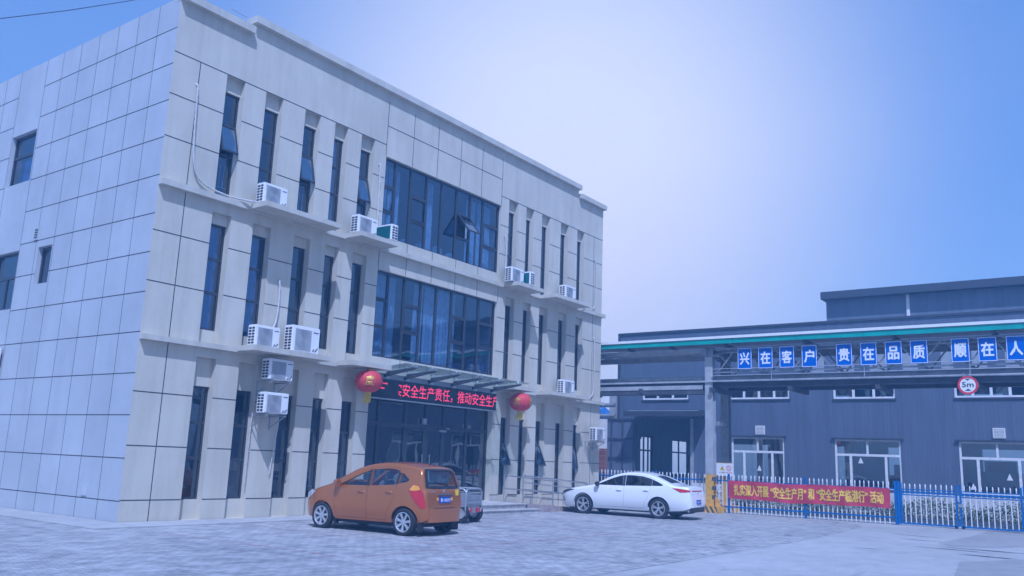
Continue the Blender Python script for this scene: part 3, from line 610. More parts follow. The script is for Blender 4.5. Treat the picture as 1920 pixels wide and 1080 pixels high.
# ---------------------------------------------------------------- lanterns
def lantern(loc, label, rz_):
    t = empty('red_lantern', label, 'lantern', loc, rz_, 'red lanterns beside the entrance')
    a, c = .385, .31
    def pr(ph): return a * math.cos(ph) ** 0.8, c * math.sin(ph)
    b_ = MB(); nseg = 144; prof = []
    for k in range(25):
        ph = R(-78) + R(156) * k / 24; prof.append(pr(ph))
    vs_ = []; fs = []
    for r_, h in prof:
        for k in range(nseg):
            th = 2 * math.pi * k / nseg; rr = r_ * (.985 + .028 * abs(math.sin(th * 9)) ** .6)
            vs_.append((rr * math.cos(th), rr * math.sin(th), h))
    for i in range(24):
        for k in range(nseg): fs.append((i * nseg + k, i * nseg + (k + 1) % nseg, (i + 1) * nseg + (k + 1) % nseg, (i + 1) * nseg + k))
    b_.add(vs_, fs); b_.build('lantern_body', LANT, t, smooth=R(70))
    c_ = MB(); c_.lathe([(0, .44), (.03, .435), (.05, .41), (.055, .385), (.03, .36), (.03, .345), (.105, .33), (.11, .295)], 20); c_.build('top_cap', GOLD, t, smooth=R(40))
    c_ = MB(); c_.lathe([(.11, -.295), (.105, -.335), (.07, -.36), (0, -.362)], 20); c_.build('bottom_cap', GOLD, t, smooth=R(40))
    c_ = MB(); c_.tube([(0, 0, .43), (0, 0, .52)], .006, 6); c_.build('hook', RACK_D, t)
    f = MB()
    for k in range(14):
        th = 2 * math.pi * k / 14; x, y = .085 * math.cos(th), .085 * math.sin(th); sw_ = random.uniform(-.03, .03)
        f.tube([(x, y, -.345), (x * 1.1 + sw_ * .4 - .03, y * 1.1, -.45), (x * 1.15 + sw_ - .06, y * 1.15 + sw_, -.58 - random.random() * .06)], [.012, .014, .012], 5)
    f.build('tassel', plain('yellow_fringe', (0.66, 0.52, 0.05), 0.7), t)
    for i, chv in enumerate('欢度佳节'):
        me = text_mesh(chv, 1, .02, width=.25, height=.27); b2 = bmesh.new(); b2.from_mesh(me)
        bmesh.ops.subdivide_edges(b2, edges=[e for e in b2.edges if e.calc_length() > .05], cuts=2); b2.to_mesh(me); b2.free()
        a0 = R(-90) + i * R(90)
        for v in me.vertices:
            ph = math.asin(max(-.9, min(.9, v.co.y / c))); r_ = pr(ph)[0] * 1.012 + .006; th = a0 + v.co.x / .385
            v.co = (r_ * math.cos(th), r_ * math.sin(th), v.co.y)
        me.materials.append(GOLD); link('lettering', me, t)
    return t
lantern((6.62, -.58, 3.68), 'red and gold lantern hanging left of the led board under a ledge', R(-38 + 90 - 180))
lantern((13.97, -.60, 3.66), 'red and gold lantern hanging right of the led board by the ramp', R(-75))

# ---------------------------------------------------------------- air conditioners
def make_ac(w, h, d=.30, back=False):
    """outdoor unit in local coords: front face at y=-d, base z=0, x from 0 to w. Returned as a list of (name, mesh)"""
    out_ = []
    b_ = MB(); b_.box(0, w, -d, 0, .02, h); out_.append(('casing', b_.mesh('casing', [WHITE], bevel=.018)))
    f = MB()
    gx0, gx1, gz0, gz1 = w * .10, w * .68, h * .10, h * .88
    f.box(gx0, gx1, -d - .012, -d - .001, gz0, gz1, 0)
    cx, cz = (gx0 + gx1) / 2, (gz0 + gz1) / 2; rr = min(gx1 - gx0, gz1 - gz0) * .46
    for k in range(5):
        r_ = rr * (k + 1) / 5; f.tube([(cx + r_ * math.cos(a), -d - .016, cz + r_ * math.sin(a)) for a in [2 * math.pi * j / 24 for j in range(25)]], .004, 4, 1, cap=False)
    for k in range(12):
        z = gz0 + (gz1 - gz0) * (k + .5) / 12; f.box(gx0 + .01, gx1 - .01, -d - .015, -d - .013, z - .003, z + .003, 1)
    out_.append(('fan_grille', f.mesh('fan_grille', [WHITE_D, RACK])))
    s = MB(); nz = max(4, int(h / .085))
    for k in range(nz):
        z0 = .06 + (h - .1) * k / nz
        for a_, b2 in ((-d * .88, -d * .56), (-d * .46, -d * .14)): s.box(-.004, .0005, a_, b2, z0, z0 + (h - .1) / nz * .66)
    out_.append(('side_louvre', s.mesh('side_louvre', [BLACK])))
    c = MB(); c.box(.05, w - .05, .001, .01, .06, h - .05); out_.append(('coil', c.mesh('coil', [TEAL])))
    k = MB(); k.box(w * .76, w * .94, -d - .004, -d - .001, h * .80, h * .84)
    k.add([(w * .74, -d - .003, h * .10), (w * .80, -d - .003, h * .22), (w * .83, -d - .003, h * .2), (w * .79, -d - .003, h * .1)], [(0, 1, 2, 3)]); k.add([(w * .82, -d - .003, h * .1), (w * .93, -d - .003, h * .27), (w * .96, -d - .003, h * .25), (w * .88, -d - .003, h * .1)], [(0, 1, 2, 3)])
    out_.append(('badge', k.mesh('badge', [MARK], fixn=False)))
    ft = MB()
    for x in (w * .12, w * .78): ft.box(x, x + .06, -d - .02, .02, 0, .022)
    out_.append(('foot', ft.mesh('foot', [RACK])))
    return out_
AC_STD = make_ac(.76, .54); AC_BIG = make_ac(.92, .70, .33); AC_SM = make_ac(.70, .50, .28)
def put_ac(parts, x, y, z, label, turned=False, w=.76, bracket=False, rz_=0):
    t = empty('air_conditioner', label, 'air conditioner', (x, y, z), math.pi / 2 + rz_ if turned else rz_, 'outdoor air conditioning units on the office front')
    for n, me in parts: link(n, me, t)
    if bracket:
        for xx in (.1, w - .1):
            b_ = MB(); b_.bar((xx, y * -1 - .002, -.03), (xx, -.34, -.03), .03, .03); b_.bar((xx, -y - .02, -.32), (xx, -.30, -.045), .025, .025); b_.bar((xx, -y - .015, -.38), (xx, -y - .015, -.01), .03, .03); b_.build('wall_bracket', GALV, t)
    return t
zL2, zL1 = 7.81, 4.18
put_ac(AC_STD, 2.52, -.26, zL2, 'white outdoor unit on the upper ledge nearest the corner, fed by a long white pipe')
put_ac(AC_STD, 5.80, -.26, zL2, 'white outdoor unit facing out on the ledge left of the top bay window')
put_ac(AC_SM, 6.92, -.79, zL2, 'outdoor unit turned sideways to show its teal coil beside the top bay window', turned=True)
put_ac(AC_STD, 13.20, -.26, zL2, 'white outdoor unit facing out on the ledge right of the top bay window')
put_ac(AC_SM, 14.03, -.79, zL2, 'small outdoor unit turned sideways on the ledge right of the top bay', turned=True)
put_ac(AC_STD, 16.72, -.26, zL2, 'white outdoor unit alone on the far right upper ledge')
put_ac(AC_STD, 2.68, -.26, zL1, 'smaller white outdoor unit at left on the long lower ledge')
put_ac(AC_BIG, 3.82, -.24, zL1, 'large tall white outdoor unit at right on the long lower ledge')
put_ac(AC_STD, 3.20, -.26, 3.40, 'upper outdoor unit bracketed to the wall just under the long lower ledge', bracket=True)
put_ac(AC_STD, 3.14, -.26, 2.56, 'lower outdoor unit bracketed to the wall over a ground floor slit window', bracket=True)
put_ac(AC_STD, 16.78, -.26, zL1, 'white outdoor unit alone on the lower ledge right of the lanterns')
put_ac(AC_STD, 19.20, -.26, 2.53, 'outdoor unit bracketed to the ground floor wall at the far right corner', bracket=True)
ta = empty('air_conditioner', 'outdoor unit cut by the left picture edge on the side wall', 'air conditioner', (-.06, 7.25, 3.55), R(-90), 'outdoor air conditioning units on the office front')
for n, me in AC_STD: link(n, me, ta)
b_ = MB()
for xx in (.1, .66): b_.bar((xx, .06, -.03), (xx, -.34, -.03), .03, .03)
b_.build('wall_bracket', GALV, ta)
def pipe(pts, label, r=.028, n=60, jit=.008):
    P = [Vector(p) for p in pts]; o = []
    for i in range(len(P) - 1):
        p0, p1, p2, p3 = P[max(i - 1, 0)], P[i], P[i + 1], P[min(i + 2, len(P) - 1)]
        for k in range(10):
            t = k / 10; o.append(.5 * ((2 * p1) + (-p0 + p2) * t + (2 * p0 - 5 * p1 + 4 * p2 - p3) * t * t + (-p0 + 3 * p1 - 3 * p2 + p3) * t ** 3))
    o.append(P[-1])
    for i in range(1, len(o) - 1): o[i] += Vector((random.uniform(-jit, jit), random.uniform(-jit, jit) * .5, 0))
    q = MB(); q.tube(o, [r * random.uniform(.88, 1.12) for _ in o], 8)
    return tag(q.build('refrigerant_pipe', PIPEW, smooth=R(60)), label, 'pipe', 'white lagged pipes on the office front')
pipe([(.66, .03, 10.38), (.68, -.05, 10.33), (.70, -.06, 9.8), (.74, -.06, 9.0), (.84, -.06, 8.3), (1.1, -.06, 7.99), (1.7, -.08, 7.86), (2.25, -.2, 7.84), (2.56, -.3, 7.86)], 'long white pipe sweeping from a hole near the top left corner to a ledge', .024)
pipe([(3.66, .03, 6.05), (3.68, -.05, 6.0), (3.70, -.06, 5.5), (3.66, -.06, 4.95), (3.5, -.12, 4.7), (3.42, -.22, 4.6)], 'white pipe dropping from the first floor wall to the long lower ledge', .026)
pipe([(6.98, .03, 10.25), (7.0, -.05, 10.22), (7.02, -.06, 9.5), (7.04, -.06, 8.6), (7.0, -.1, 8.2)], 'white pipe running down just left of the top bay window', .026)
pipe([(13.42, .03, 9.55), (13.45, -.05, 9.5), (13.5, -.06, 8.9), (13.5, -.06, 8.4), (13.45, -.15, 8.3)], 'white pipe dropping beside the top bay window on its right', .022)
pipe([(19.75, .03, 10.0), (19.78, -.05, 9.95), (19.82, -.06, 9.2), (19.80, -.06, 8.4), (19.74, -.06, 8.0), (19.4, -.06, 7.9), (18.3, -.3, 7.86), (17.5, -.35, 7.87)], 'white pipe hugging the right end of the top floor down to its ledge', .02)
pipe([(19.78, .03, 6.7), (19.8, -.05, 6.65), (19.82, -.06, 5.8), (19.80, -.06, 4.8), (19.72, -.06, 4.42), (19.3, -.1, 4.22), (18.2, -.3, 4.21), (17.55, -.35, 4.23)], 'white pipe hugging the right end of the middle floor down to its ledge', .02)
pipe([(3.22, -.04, 2.6), (3.19, -.05, 2.0), (3.18, -.05, 1.4), (3.16, -.05, .9)], 'thin drain pipe hanging below the lower bracketed unit', .012, jit=.004)
pipe([(3.86, -.2, 2.66), (4.0, -.1, 2.4), (3.98, -.06, 1.9), (3.9, -.05, 1.1)], 'pale cable trailing right of the lower bracketed unit', .014, jit=.004)
# rooftop rod and the overhead wire
rr_ = empty('roof_rod', 'thin bent lightning rod on the roof edge near the parapet step', 'rod', (1.7, .5, 12.5))
q = MB(); q.tube([(0, 0, 0), (0, 0, .55), (.02, 0, .57), (.5, -.05, .52)], .008, 6); q.build('rod', GALV, rr_)
q = MB(); q.box(-.04, .04, -.3, .04, -.1, .0); q.build('foot', GALV, rr_)
cb = MB(); cb.tube([Vector((.9, 20, 17.75)), Vector((3.6, 20, 19.32)), Vector((6.3, 20, 20.98)), Vector((8.97, 20, 22.74)), Vector((11.7, 20, 24.65))], .02, 5)
tag(cb.build('overhead_cable', BLACK), 'thin black overhead cable crossing the sky above the side wall', 'cable')
# ================================================================== workshop beyond the fence
WX = 29.0
WK = empty('workshop', 'long slate grey metal clad workshop with white framed windows behind the fence', 'building', (WX, -4, 0))
wp = lambda u, d, w: (d, u + 4, w)       # u = world y, depth = +x from the front wall
LWIN = [(-4.70, -2.19, 1.04, 3.14), (-9.66, -6.94, 1.04, 3.11), (-14.6, -11.87, 1.04, 3.10), (-19.5, -16.8, 1.04, 3.10)]
UWIN = [(.0, 2.5, 4.93, 5.66), (-4.99, -2.10, 4.91, 5.66), (-9.53, -6.96, 4.88, 5.66), (-14.5, -11.83, 4.88, 5.66), (-19.4, -16.8, 4.88, 5.66)]
DOORO = (-.15, 2.82, 0.0, 3.98)
wk = MB(); skin(wk, LWIN + UWIN + [DOORO], -40, 3.88, 0.0, 8.30, wp, 0.0, .18); wk.build('front_wall', WSH, WK, fixn=False)
EW = [(2.08, 3.56, 1.2, 3.22), (5.94, 8.15, 1.2, 3.17)]
wk = MB(); ep = lambda u, d, w: (u, d, w)
skin(wk, EW, .18, 14, 0, 8.29, ep, 7.70, 7.88); skin(wk, EW, .18, 14, 0, 8.29, ep, 7.88, 7.70); wk.build('end_wall', [WSH], WK, fixn=False)
for h in EW:
    f = MB(); w = .07
    for a_, b_, c, d in ((h[0], h[0] + w, h[2], h[3]), (h[1] - w, h[1], h[2], h[3]), (h[0] + w, h[1] - w, h[2], h[2] + w), (h[0] + w, h[1] - w, h[3] - w, h[3])): f.box(a_, b_, 7.76, 7.82, c, d)
    f.box(h[0] + w, h[1] - w, 7.765, 7.815, 2.42, 2.50)
    for k in ((.45,) if h[0] > 4 else (.36, .7)): f.box(h[0] + (h[1] - h[0]) * k - .05, h[0] + (h[1] - h[0]) * k + .05, 7.763, 7.817, h[2] + w, h[3] - w)
    f.build('window', WTRIM, WK)
RH = [(y, y + 2.4, 1.0, 3.2) for y in (-38, -33, -28, -23, -18, -13.2, -8.4, -3.6, 1.0)] + [(y, y + 3.8, 4.9, 6.2) for y in (-36, -28, -20, -12, -4)]
wk = MB(); skin(wk, RH, -40, 3.7, 0, 8.29, wp, 13.8, 14.0); wk.build('rear_wall', plain('inner_cladding', (0.16, 0.18, 0.2), 0.7), WK, fixn=False)
wk = MB(); wk.box(.19, 14.1, -36, 7.69, 8.05, 8.2); wk.box(.19, 13.79, -36, 7.69, .0, .04); wk.build('roof', WTRIM, WK)
wk = MB(); wk.box(-.06, .2, -36, 7.94, 8.302, 8.40); wk.box(-.05, -.002, 7.80, 7.94, 0, 8.30); wk.build('coping', WTRIM, WK)
wk = MB(); wk.box(-.03, -.002, -36, 3.85, 0.0, .93); wk.box(-.03, -.002, 6.84, 7.80, 0, .93); wk.build('plinth', plain('white_plinth', (0.62, 0.63, 0.64), 0.7, var=0.15), WK)
# set back clerestory block
wk = MB(); wk.box(4.2, 12, -36, -1.58, 8.2, 10.15); wk.build('clerestory', WSH2, WK)
wk = MB(); wk.box(3.75, 12.3, -36, -1.44, 10.152, 10.52); wk.build('clerestory_roof', WTRIM, WK)
wk = MB(); wk.box(4.12, 4.198, -5.48, -5.34, 8.4, 10.14); wk.build('downpipe', WHITE, WK)
SLATE_GLASS = glassmat('workshop_glass', (0.40, 0.46, 0.52), 0.12)
def ws_window(h, kind):
    y0, y1, z0, z1 = h; f = MB(); w = .075; X0, X1 = .03, .10
    def bx_(a, b_, c, d, o=0): f.box(X0 - o, X1 - o, a + 4, b_ + 4, c, d)
    bx_(y0, y0 + w, z0, z1); bx_(y1 - w, y1, z0, z1); bx_(y0 + w, y1 - w, z0, z0 + w); bx_(y0 + w, y1 - w, z1 - w, z1)
    if kind == 'low':
        zt = z1 - .66; bx_(y0 + w, y1 - w, zt - .05, zt + .05, .004)
        bx_((y0 + y1) / 2 - .04, (y0 + y1) / 2 + .04, zt + .05, z1 - w, .002); W_ = y1 - y0
        bx_(y1 - W_ * .24 - .05, y1 - W_ * .24 + .05, z0 + w, zt - .05, .002); bx_(y0 + W_ * .23 - .05, y0 + W_ * .23 + .05, z0 + w, zt - .05, .002)
    else:
        for q in (.25, .5, .75) if kind == 'up' else (.34, .67): bx_(y0 + (y1 - y0) * q - .05, y0 + (y1 - y0) * q + .05, z0 + w, z1 - w, .002)
    wn = f.build('window', FRAME_W, WK); p = MB(); p.quad((.07, y0 + 4.02, z0 + .02), (.07, y1 + 3.98, z0 + .02), (.07, y1 + 3.98, z1 - .02), (.07, y0 + 4.02, z1 - .02)); p.build('pane', SLATE_GLASS, wn, fixn=False)
    hd = MB(); hd.box(-.10, -.003, y0 + 3.88, y1 + 4.12, z1 + .02, z1 + .07); hd.build('hood', WTRIM, wn); hd = MB(); hd.box(-.05, -.003, y0 + 3.95, y1 + 4.05, z0 - .08, z0 - .01); hd.build('sill', WTRIM, wn)
    return wn
for i, h in enumerate(LWIN): ws_window(h, 'low')
for i, h in enumerate(UWIN): ws_window(h, 'three' if i in (0, 2) else 'up')
for y0, y1 in ((-6.6, -6.02), (-7.9, -7.2), (-9.25, -8.55), (-10.5, -9.9), (-11.85, -11.4), (-13.1, -12.55), (-14.6, -13.75)):
    q = MB(); q.box(-.02, -.003, y0 + 4, y1 + 4, 6.08, 6.80); q.build('light_panel', plain('pale_sheet', (0.34, 0.37, 0.42), 0.5), WK)
for y, z in ((-3.6, 3.47), (-13.35, 3.45)):
    q = MB(); q.box(-.06, -.003, y + 3.78, y + 4.22, z - .20, z + .20)
    for k in range(6): q.box(-.064, -.061, y + 3.82, y + 4.18, z - .17 + k * .058, z - .14 + k * .058, 1)
    q.build('wall_vent', [WHITE, WHITE_D], WK)
# white warning stickers on the panes
q = MB()
for y, z in ((-3.5, 1.72), (-8.0, 2.2), (-13.6, 1.72), (-12.3, 1.3)): q.add([(.062, y + 4 - .11, z - .1), (.062, y + 4 + .11, z - .1), (.062, y + 4, z + .16)], [(0, 1, 2)])
q.build('sticker', SIGNW, WK, fixn=False)
# entrance canopy and swung-open steel door
q = MB(); q.box(-1.26, -.003, 2.95, 6.85, 4.06, 4.16); q.box(-1.30, -1.262, 2.9, 6.9, 4.02, 4.28); q.box(-.9, -.003, 2.95, 6.6, 4.162, 4.36); q.build('entrance_canopy', WTRIM, WK)
q = MB(); q.box(-1.30, -1.262, 2.9, 6.6, 4.282, 4.31); q.build('canopy_edge', RACK_L, WK)
ld = MB(); ld.box(-.16, -.10, 6.86, 8.86, .05, 3.98)
for z in (.05, .98, 1.95, 2.92, 3.90): ld.box(-.22, -.162, 6.86, 8.86, z, z + .08, 1)
for y in (6.86, 7.5, 8.14, 8.78): ld.box(-.215, -.163, y, y + .08, .05, 3.98, 1)
ld.build('door', [WSH2, WTRIM], WK)
q = MB(); q.box(-.13, -.003, 3.72, 3.85, .0, 3.98); q.build('door_post', RACK_L, WK)
q = MB(); q.box(-.08, -.003, 3.05, 3.2, 1.2, 1.36); q.build('switch_box', WHITE, WK)
# machinery silhouettes inside the workshop
for (x, y, w_, h_, lab) in ((4, -3.9, 1.1, 2.1, 'dark machine behind the workshop window nearest the yellow column'), (5.5, -8.6, 1.5, 1.6, 'dark machine behind the middle ground floor workshop window'), (6, -12.5, 1.6, 1.9, 'dark machine behind the workshop window at the right picture edge')):
    q = MB(); q.box(-w_ / 2, w_ / 2, -w_ / 2, w_ / 2, 0.0, h_); q.lathe([(0, .0), (w_ * .42, 0), (w_ * .42, .5), (0, .5)], 16, (0, 0, h_ + .002)); q.box(-w_ * .7, -w_ / 2 - .002, -w_ * .3, w_ * .3, .2, h_ * .6)
    tag(q.build('machine', DARK, loc=(WX + x + w_ / 2, y, .05)), lab, 'machine')
for y in (-16, -11, -6, -1):
    q = MB(); q.box(6.8, 7.1, y + 3.9, y + 4.1, .05, 7.0); q.bar((1.0, y + 4, 6.5), (13.5, y + 4, 7.6), .15, .2); q.build('roof_frame', DARK, WK)

# ---------------------------------------------------------------- pipe rack with the slogan boards
PR = empty('pipe_rack', 'grey steel pipe rack with a green edged canopy crossing the yard', 'pipe rack', (21.3, -4.45, 0))
rk = lambda x, y, z: (x - 21.3, y + 4.45, z)
YA, YB = 16.0, -30.0
def hbeam_z(mb, x, y, z0, z1, w=.32, d=.30):
    a = rk(x, y, 0); t = .022
    mb.box(a[0] - d / 2, a[0] - d / 2 + t, a[1] - w / 2, a[1] + w / 2, z0, z1); mb.box(a[0] + d / 2 - t, a[0] + d / 2, a[1] - w / 2, a[1] + w / 2, z0, z1); mb.box(a[0] - d / 2 + t, a[0] + d / 2 - t, a[1] - t / 2, a[1] + t / 2, z0, z1)
def ibeam_y(mb, x, y0, y1, z0, z1, w=.2, mi=0):
    a = rk(x, y0, 0); b_ = rk(x, y1, 0); t = .02
    mb.box(a[0] - w / 2, a[0] + w / 2, a[1], b_[1], z0, z0 + t, mi); mb.box(a[0] - w / 2, a[0] + w / 2, a[1], b_[1], z1 - t, z1, mi); mb.box(a[0] - t / 2, a[0] + t / 2, a[1], b_[1], z0 + t, z1 - t, mi)
for y in (8.5, -4.45, -19.5):
    for x in (21.3, 22.85):
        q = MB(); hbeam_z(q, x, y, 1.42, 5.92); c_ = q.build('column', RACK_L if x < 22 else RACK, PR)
        q = MB(); hbeam_z(q, x, y, .25, 1.418); q.build('painted_base', YEL, c_)
        a = rk(x, y, 0)
        if x < 22:
            for z in (.50, .84, 1.18):
                q = MB(); q.box(a[0] - .155, a[0] + .12, a[1] - .166, a[1] - .161, z, z + .15); q.box(a[0] - .155, a[0] - .151, a[1] - .1615, a[1] - .10, z, z + .15); q.build('hazard_bar', MARK, c_)
            q = MB(); q.add([(a[0] - .02, a[1] - .17, .25), (a[0] - .02, a[1] - .37, .25), (a[0] - .02, a[1] - .34, .40), (a[0] - .02, a[1] - .25, .58), (a[0] - .02, a[1] - .17, .6), (a[0] + .02, a[1] - .17, .25), (a[0] + .02, a[1] - .37, .25), (a[0] + .02, a[1] - .34, .40), (a[0] + .02, a[1] - .25, .58), (a[0] + .02, a[1] - .17, .6)], [(0, 1, 2, 3, 4), (9, 8, 7, 6, 5), (0, 5, 6, 1), (1, 6, 7, 2), (2, 7, 8, 3), (3, 8, 9, 4)]); q.build('gusset', YEL, c_)
        q = MB(); q.box(a[0] - .30, a[0] + .30, a[1] - .40, a[1] + .30, 0, .245); q.build('plinth', YEL, c_)
        q = MB()
        for k in range(3): q.add([(a[0] - .303, a[1] + .02 - k * .2, .002), (a[0] - .303, a[1] - .07 - k * .2 + (.08 if k == 2 else 0), .002), (a[0] - .303, a[1] + .07 - k * .2, .243), (a[0] - .303, a[1] + .16 - k * .2, .243)], [(0, 1, 2, 3)])
        q.build('hazard_stripes', MARK, c_, fixn=False)
        q = MB(); q.box(a[0] - .17, a[0] + .17, a[1] - .45, a[1] + .3, 5.925, 6.0); q.box(a[0] - .15, a[0] + .15, a[1] - .18, a[1] + .18, 6.002, 6.30); q.build('cap', RACK, c_)
# tiers
q = MB(); ibeam_y(q, 21.3, YB, YA, 4.74, 4.99, .24); q.build('front_beam', RACK_D, PR)
q = MB(); ibeam_y(q, 22.85, YB, YA, 4.72, 5.0, .24); q.build('rear_beam', RACK_D, PR)
q = MB(); a = rk(21.3, 0, 0); q.box(a[0] - .20, a[0] - .125, YB + 4.45, YA + 4.45, 4.93, 5.0); q.build('beam_lip', RACK_L, PR)
q = MB(); q.box(rk(21.1, 0, 0)[0], rk(21.16, 0, 0)[0], rk(0, -4.2, 0)[1], rk(0, YA, 0)[1], 4.66, 4.82); q.build('cable_tray', RACK_L, PR)
q = MB(); q.box(rk(21.05, 0, 0)[0], rk(21.5, 0, 0)[0], rk(0, -4.25, 0)[1], rk(0, YA, 0)[1], 4.48, 4.62); q.build('lower_duct', RACK_D, PR)
for x, z, r_, mat in ((21.75, 5.12, .11, RACK_L), (22.15, 5.09, .08, GALV), (22.45, 5.09, .08, RACK_D), (21.65, 6.15, .07, GALV)):
    q = MB(); q.tube([rk(x, YB, z), rk(x, YA, z)], r_, 12); q.build('pipe', mat, PR, smooth=R(40))
for y in np.arange(YB + 1, YA, 3.05):
    a = rk(21.0, y, 0); q = MB(); q.box(a[0], a[0] + 2.1, a[1] - .07, a[1] + .07, 4.56, 4.72); q.build('cross_beam', RACK_D, PR)
# left of the column: two pale upper girders; right: lattice truss carrying the boards
for x, z0, z1 in ((21.15, 6.10, 6.26), (22.3, 5.98, 6.15), (22.85, 6.0, 6.2)):
    q = MB(); ibeam_y(q, x, -4.2 if x < 22.5 else YB, YA, z0, z1, .16); q.build('upper_girder', RACK_L, PR)
for y in np.arange(-2.9, YA, 1.9):
    a = rk(20.95, y, 0); q = MB(); q.bar((a[0], a[1], 6.34), (a[0] + 2.0, a[1], 6.2), .09, .12); q.build('canopy_bracket', RACK_D, PR)
for y in np.arange(-5.2, YB, -3.05):
    a = rk(20.8, y, 0); q = MB(); q.bar((a[0], a[1], 6.33), (a[0] + 2.3, a[1], 6.30), .10, .14); q.build('canopy_bracket', RACK_D, PR)
tr = MB()
for x in (21.05, 22.6):
    for z, w_ in ((6.20, .07), (5.30, .06)): tr.bar(rk(x, -4.7, z), rk(x, YB, z), w_)
    y = -4.9; k = 0
    while y > YB + 1:
        tr.bar(rk(x, y, 6.2 if k % 2 else 5.3), rk(x, y - .72, 5.3 if k % 2 else 6.2), .045); y -= .72; k += 1
for y in np.arange(-5.0, YB, -1.44): tr.bar(rk(21.05, y, 5.3), rk(22.6, y, 5.3), .04); tr.bar(rk(21.05, y, 6.2), rk(22.6, y, 6.2), .05)
tr.build('truss', RACK, PR)
q = MB()
for z in (5.42, 5.16): q.tube([rk(20.98, -4.7, z), rk(20.98, YB, z)], .018, 6)
for y in np.arange(-7.0, YB, -3.3): q.tube([rk(20.98, y, 4.99), rk(20.98, y, 6.1)], .02, 6)
q.build('rail', GALV, PR)
q = MB(); q.bar(rk(21.3, -4.75, 6.1), rk(21.3, -5.5, 5.3), .06); q.bar(rk(21.3, -4.75, 3.35), rk(22.85, -4.5, 3.35), .12, .16); q.bar(rk(21.0, -4.3, 6.1), rk(22.9, -4.3, 6.1), .25, .25); q.build('brace', RACK, PR)
# canopy sheet with green fascia
q = MB(); q.add([rk(20.78, YB, 6.56), rk(20.78, YA, 6.56), rk(23.2, YA, 6.62), rk(23.2, YB, 6.62), rk(20.78, YB, 6.52), rk(20.78, YA, 6.52), rk(23.2, YA, 6.58), rk(23.2, YB, 6.58)], [(0, 1, 2, 3), (7, 6, 5, 4), (0, 4, 5, 1), (1, 5, 6, 2), (2, 6, 7, 3), (3, 7, 4, 0)])
cn2 = q.build('canopy', corrugated('canopy_sheet', (0.38, 0.37, 0.36), .25, .4), PR)
q = MB(); y = YA
while y > YB:
    y2 = max(y - 2.4, YB); o_ = random.uniform(-.008, .008); q.box(rk(20.74, 0, 0)[0] + o_, rk(20.775, 0, 0)[0] + o_, y2 + 4.455, y + 4.445, 6.37 + o_, 6.54); y = y2
q.build('green_fascia', GREEN, cn2)
q = MB(); q.box(rk(20.70, 0, 0)[0], rk(20.90, 0, 0)[0], YB + 4.45, YA + 4.45, 6.562, 6.66); q.build('white_edge', WHITE, cn2)
# slogan boards
BOARDS = [('兴', -5.72, -6.27), ('在', -6.53, -7.07), ('客', -7.33, -7.88), ('户', -8.14, -8.71), ('贵', -9.37, -9.93), ('在', -10.20, -10.75), ('品', -11.01, -11.58), ('质', -11.82, -12.38), ('顺', -13.09, -13.63), ('在', -13.88, -14.43), ('人', -14.69, -15.24)]
WHERE = ['leftmost blue board on the pipe rack truss, lettered 兴', 'blue board lettered 在, second from the left end of the truss', 'blue board lettered 客 on the pipe rack truss', 'blue board lettered 户 on the pipe rack truss', 'blue board lettered 贵 on the pipe rack truss', 'blue board lettered 在 between the 贵 and 品 boards', 'blue board lettered 品 on the pipe rack truss', 'blue board lettered 质 on the pipe rack truss', 'blue board lettered 顺 above the round height limit sign', 'blue board lettered 在 between the 顺 and 人 boards', 'blue board lettered 人 cut by the right picture edge']
for (ch_, y0, y1), lab in zip(BOARDS, WHERE):
    yc = (y0 + y1) / 2; t_ = empty('slogan_board', lab, 'sign', (20.95, yc, 5.38), 0, 'blue slogan boards on the pipe rack'); w_ = .275
    q = MB(); q.box(-.015, .015, -w_, w_, 0, .80); q.build('board', SIGNB, t_, bevel=.004)
    q = MB()
    for a0, a1, c0, c1 in ((-w_ + .01, w_ - .01, .012, .03), (-w_ + .01, w_ - .01, .77, .788), (-w_ + .01, -w_ + .028, .03, .77), (w_ - .028, w_ - .01, .03, .77)): q.box(-.0185, -.016, a0, a1, c0, c1)
    q.build('border', SIGNW, t_)
    me = text_mesh(ch_, 1, 0, width=.35, height=.45, bold=.013); put_text('lettering', me, SIGNW, (0, -1, 0), (0, 0, 1), (-.019, 0, .40), t_)
# height limit sign
hs = empty('height_limit_sign', 'round red rimmed 5m height limit sign hanging under the pipe rack beam', 'sign', (20.93, -13.52, 4.62))
def disc(r0, r1, x, mat, name):
    q = MB(); n = 36
    ring = lambda r_: [(x, r_ * math.cos(2 * math.pi * k / n), r_ * math.sin(2 * math.pi * k / n)) for k in range(n)]
    if r0 == 0: q.add(ring(r1), [tuple(range(n))])
    else: q.add(ring(r0) + ring(r1), [(k, (k + 1) % n, n + (k + 1) % n, n + k) for k in range(n)])
    return q.build(name, mat, hs, fixn=False)
q = MB(); q.lathe([(0, -.012), (.30, -.012), (.30, .012), (0, .012)], 36, axis='x'); q.build('plate', SIGNW, hs)
disc(.235, .30, -.014, RED, 'red_rim')
me = text_mesh('5m', 1, 0, width=.33, height=.165, bold=.007); put_text('lettering', me, MARK, (0, -1, 0), (0, 0, 1), (-.015, 0, .02), hs)
q = MB(); q.add([(-.015, -.10, -.19), (-.015, .10, -.19), (-.015, 0, -.105)], [(0, 1, 2)]); q.add([(-.015, -.09, .215), (-.015, .09, .215), (-.015, 0, .14)], [(0, 1, 2)]); q.build('arrow', MARK, hs, fixn=False)
q = MB(); q.bar((.0, -.1, .28), (.0, -.1, .42), .02); q.bar((.0, .1, .28), (.0, .1, .42), .02); q.build('hanger', GALV, hs)

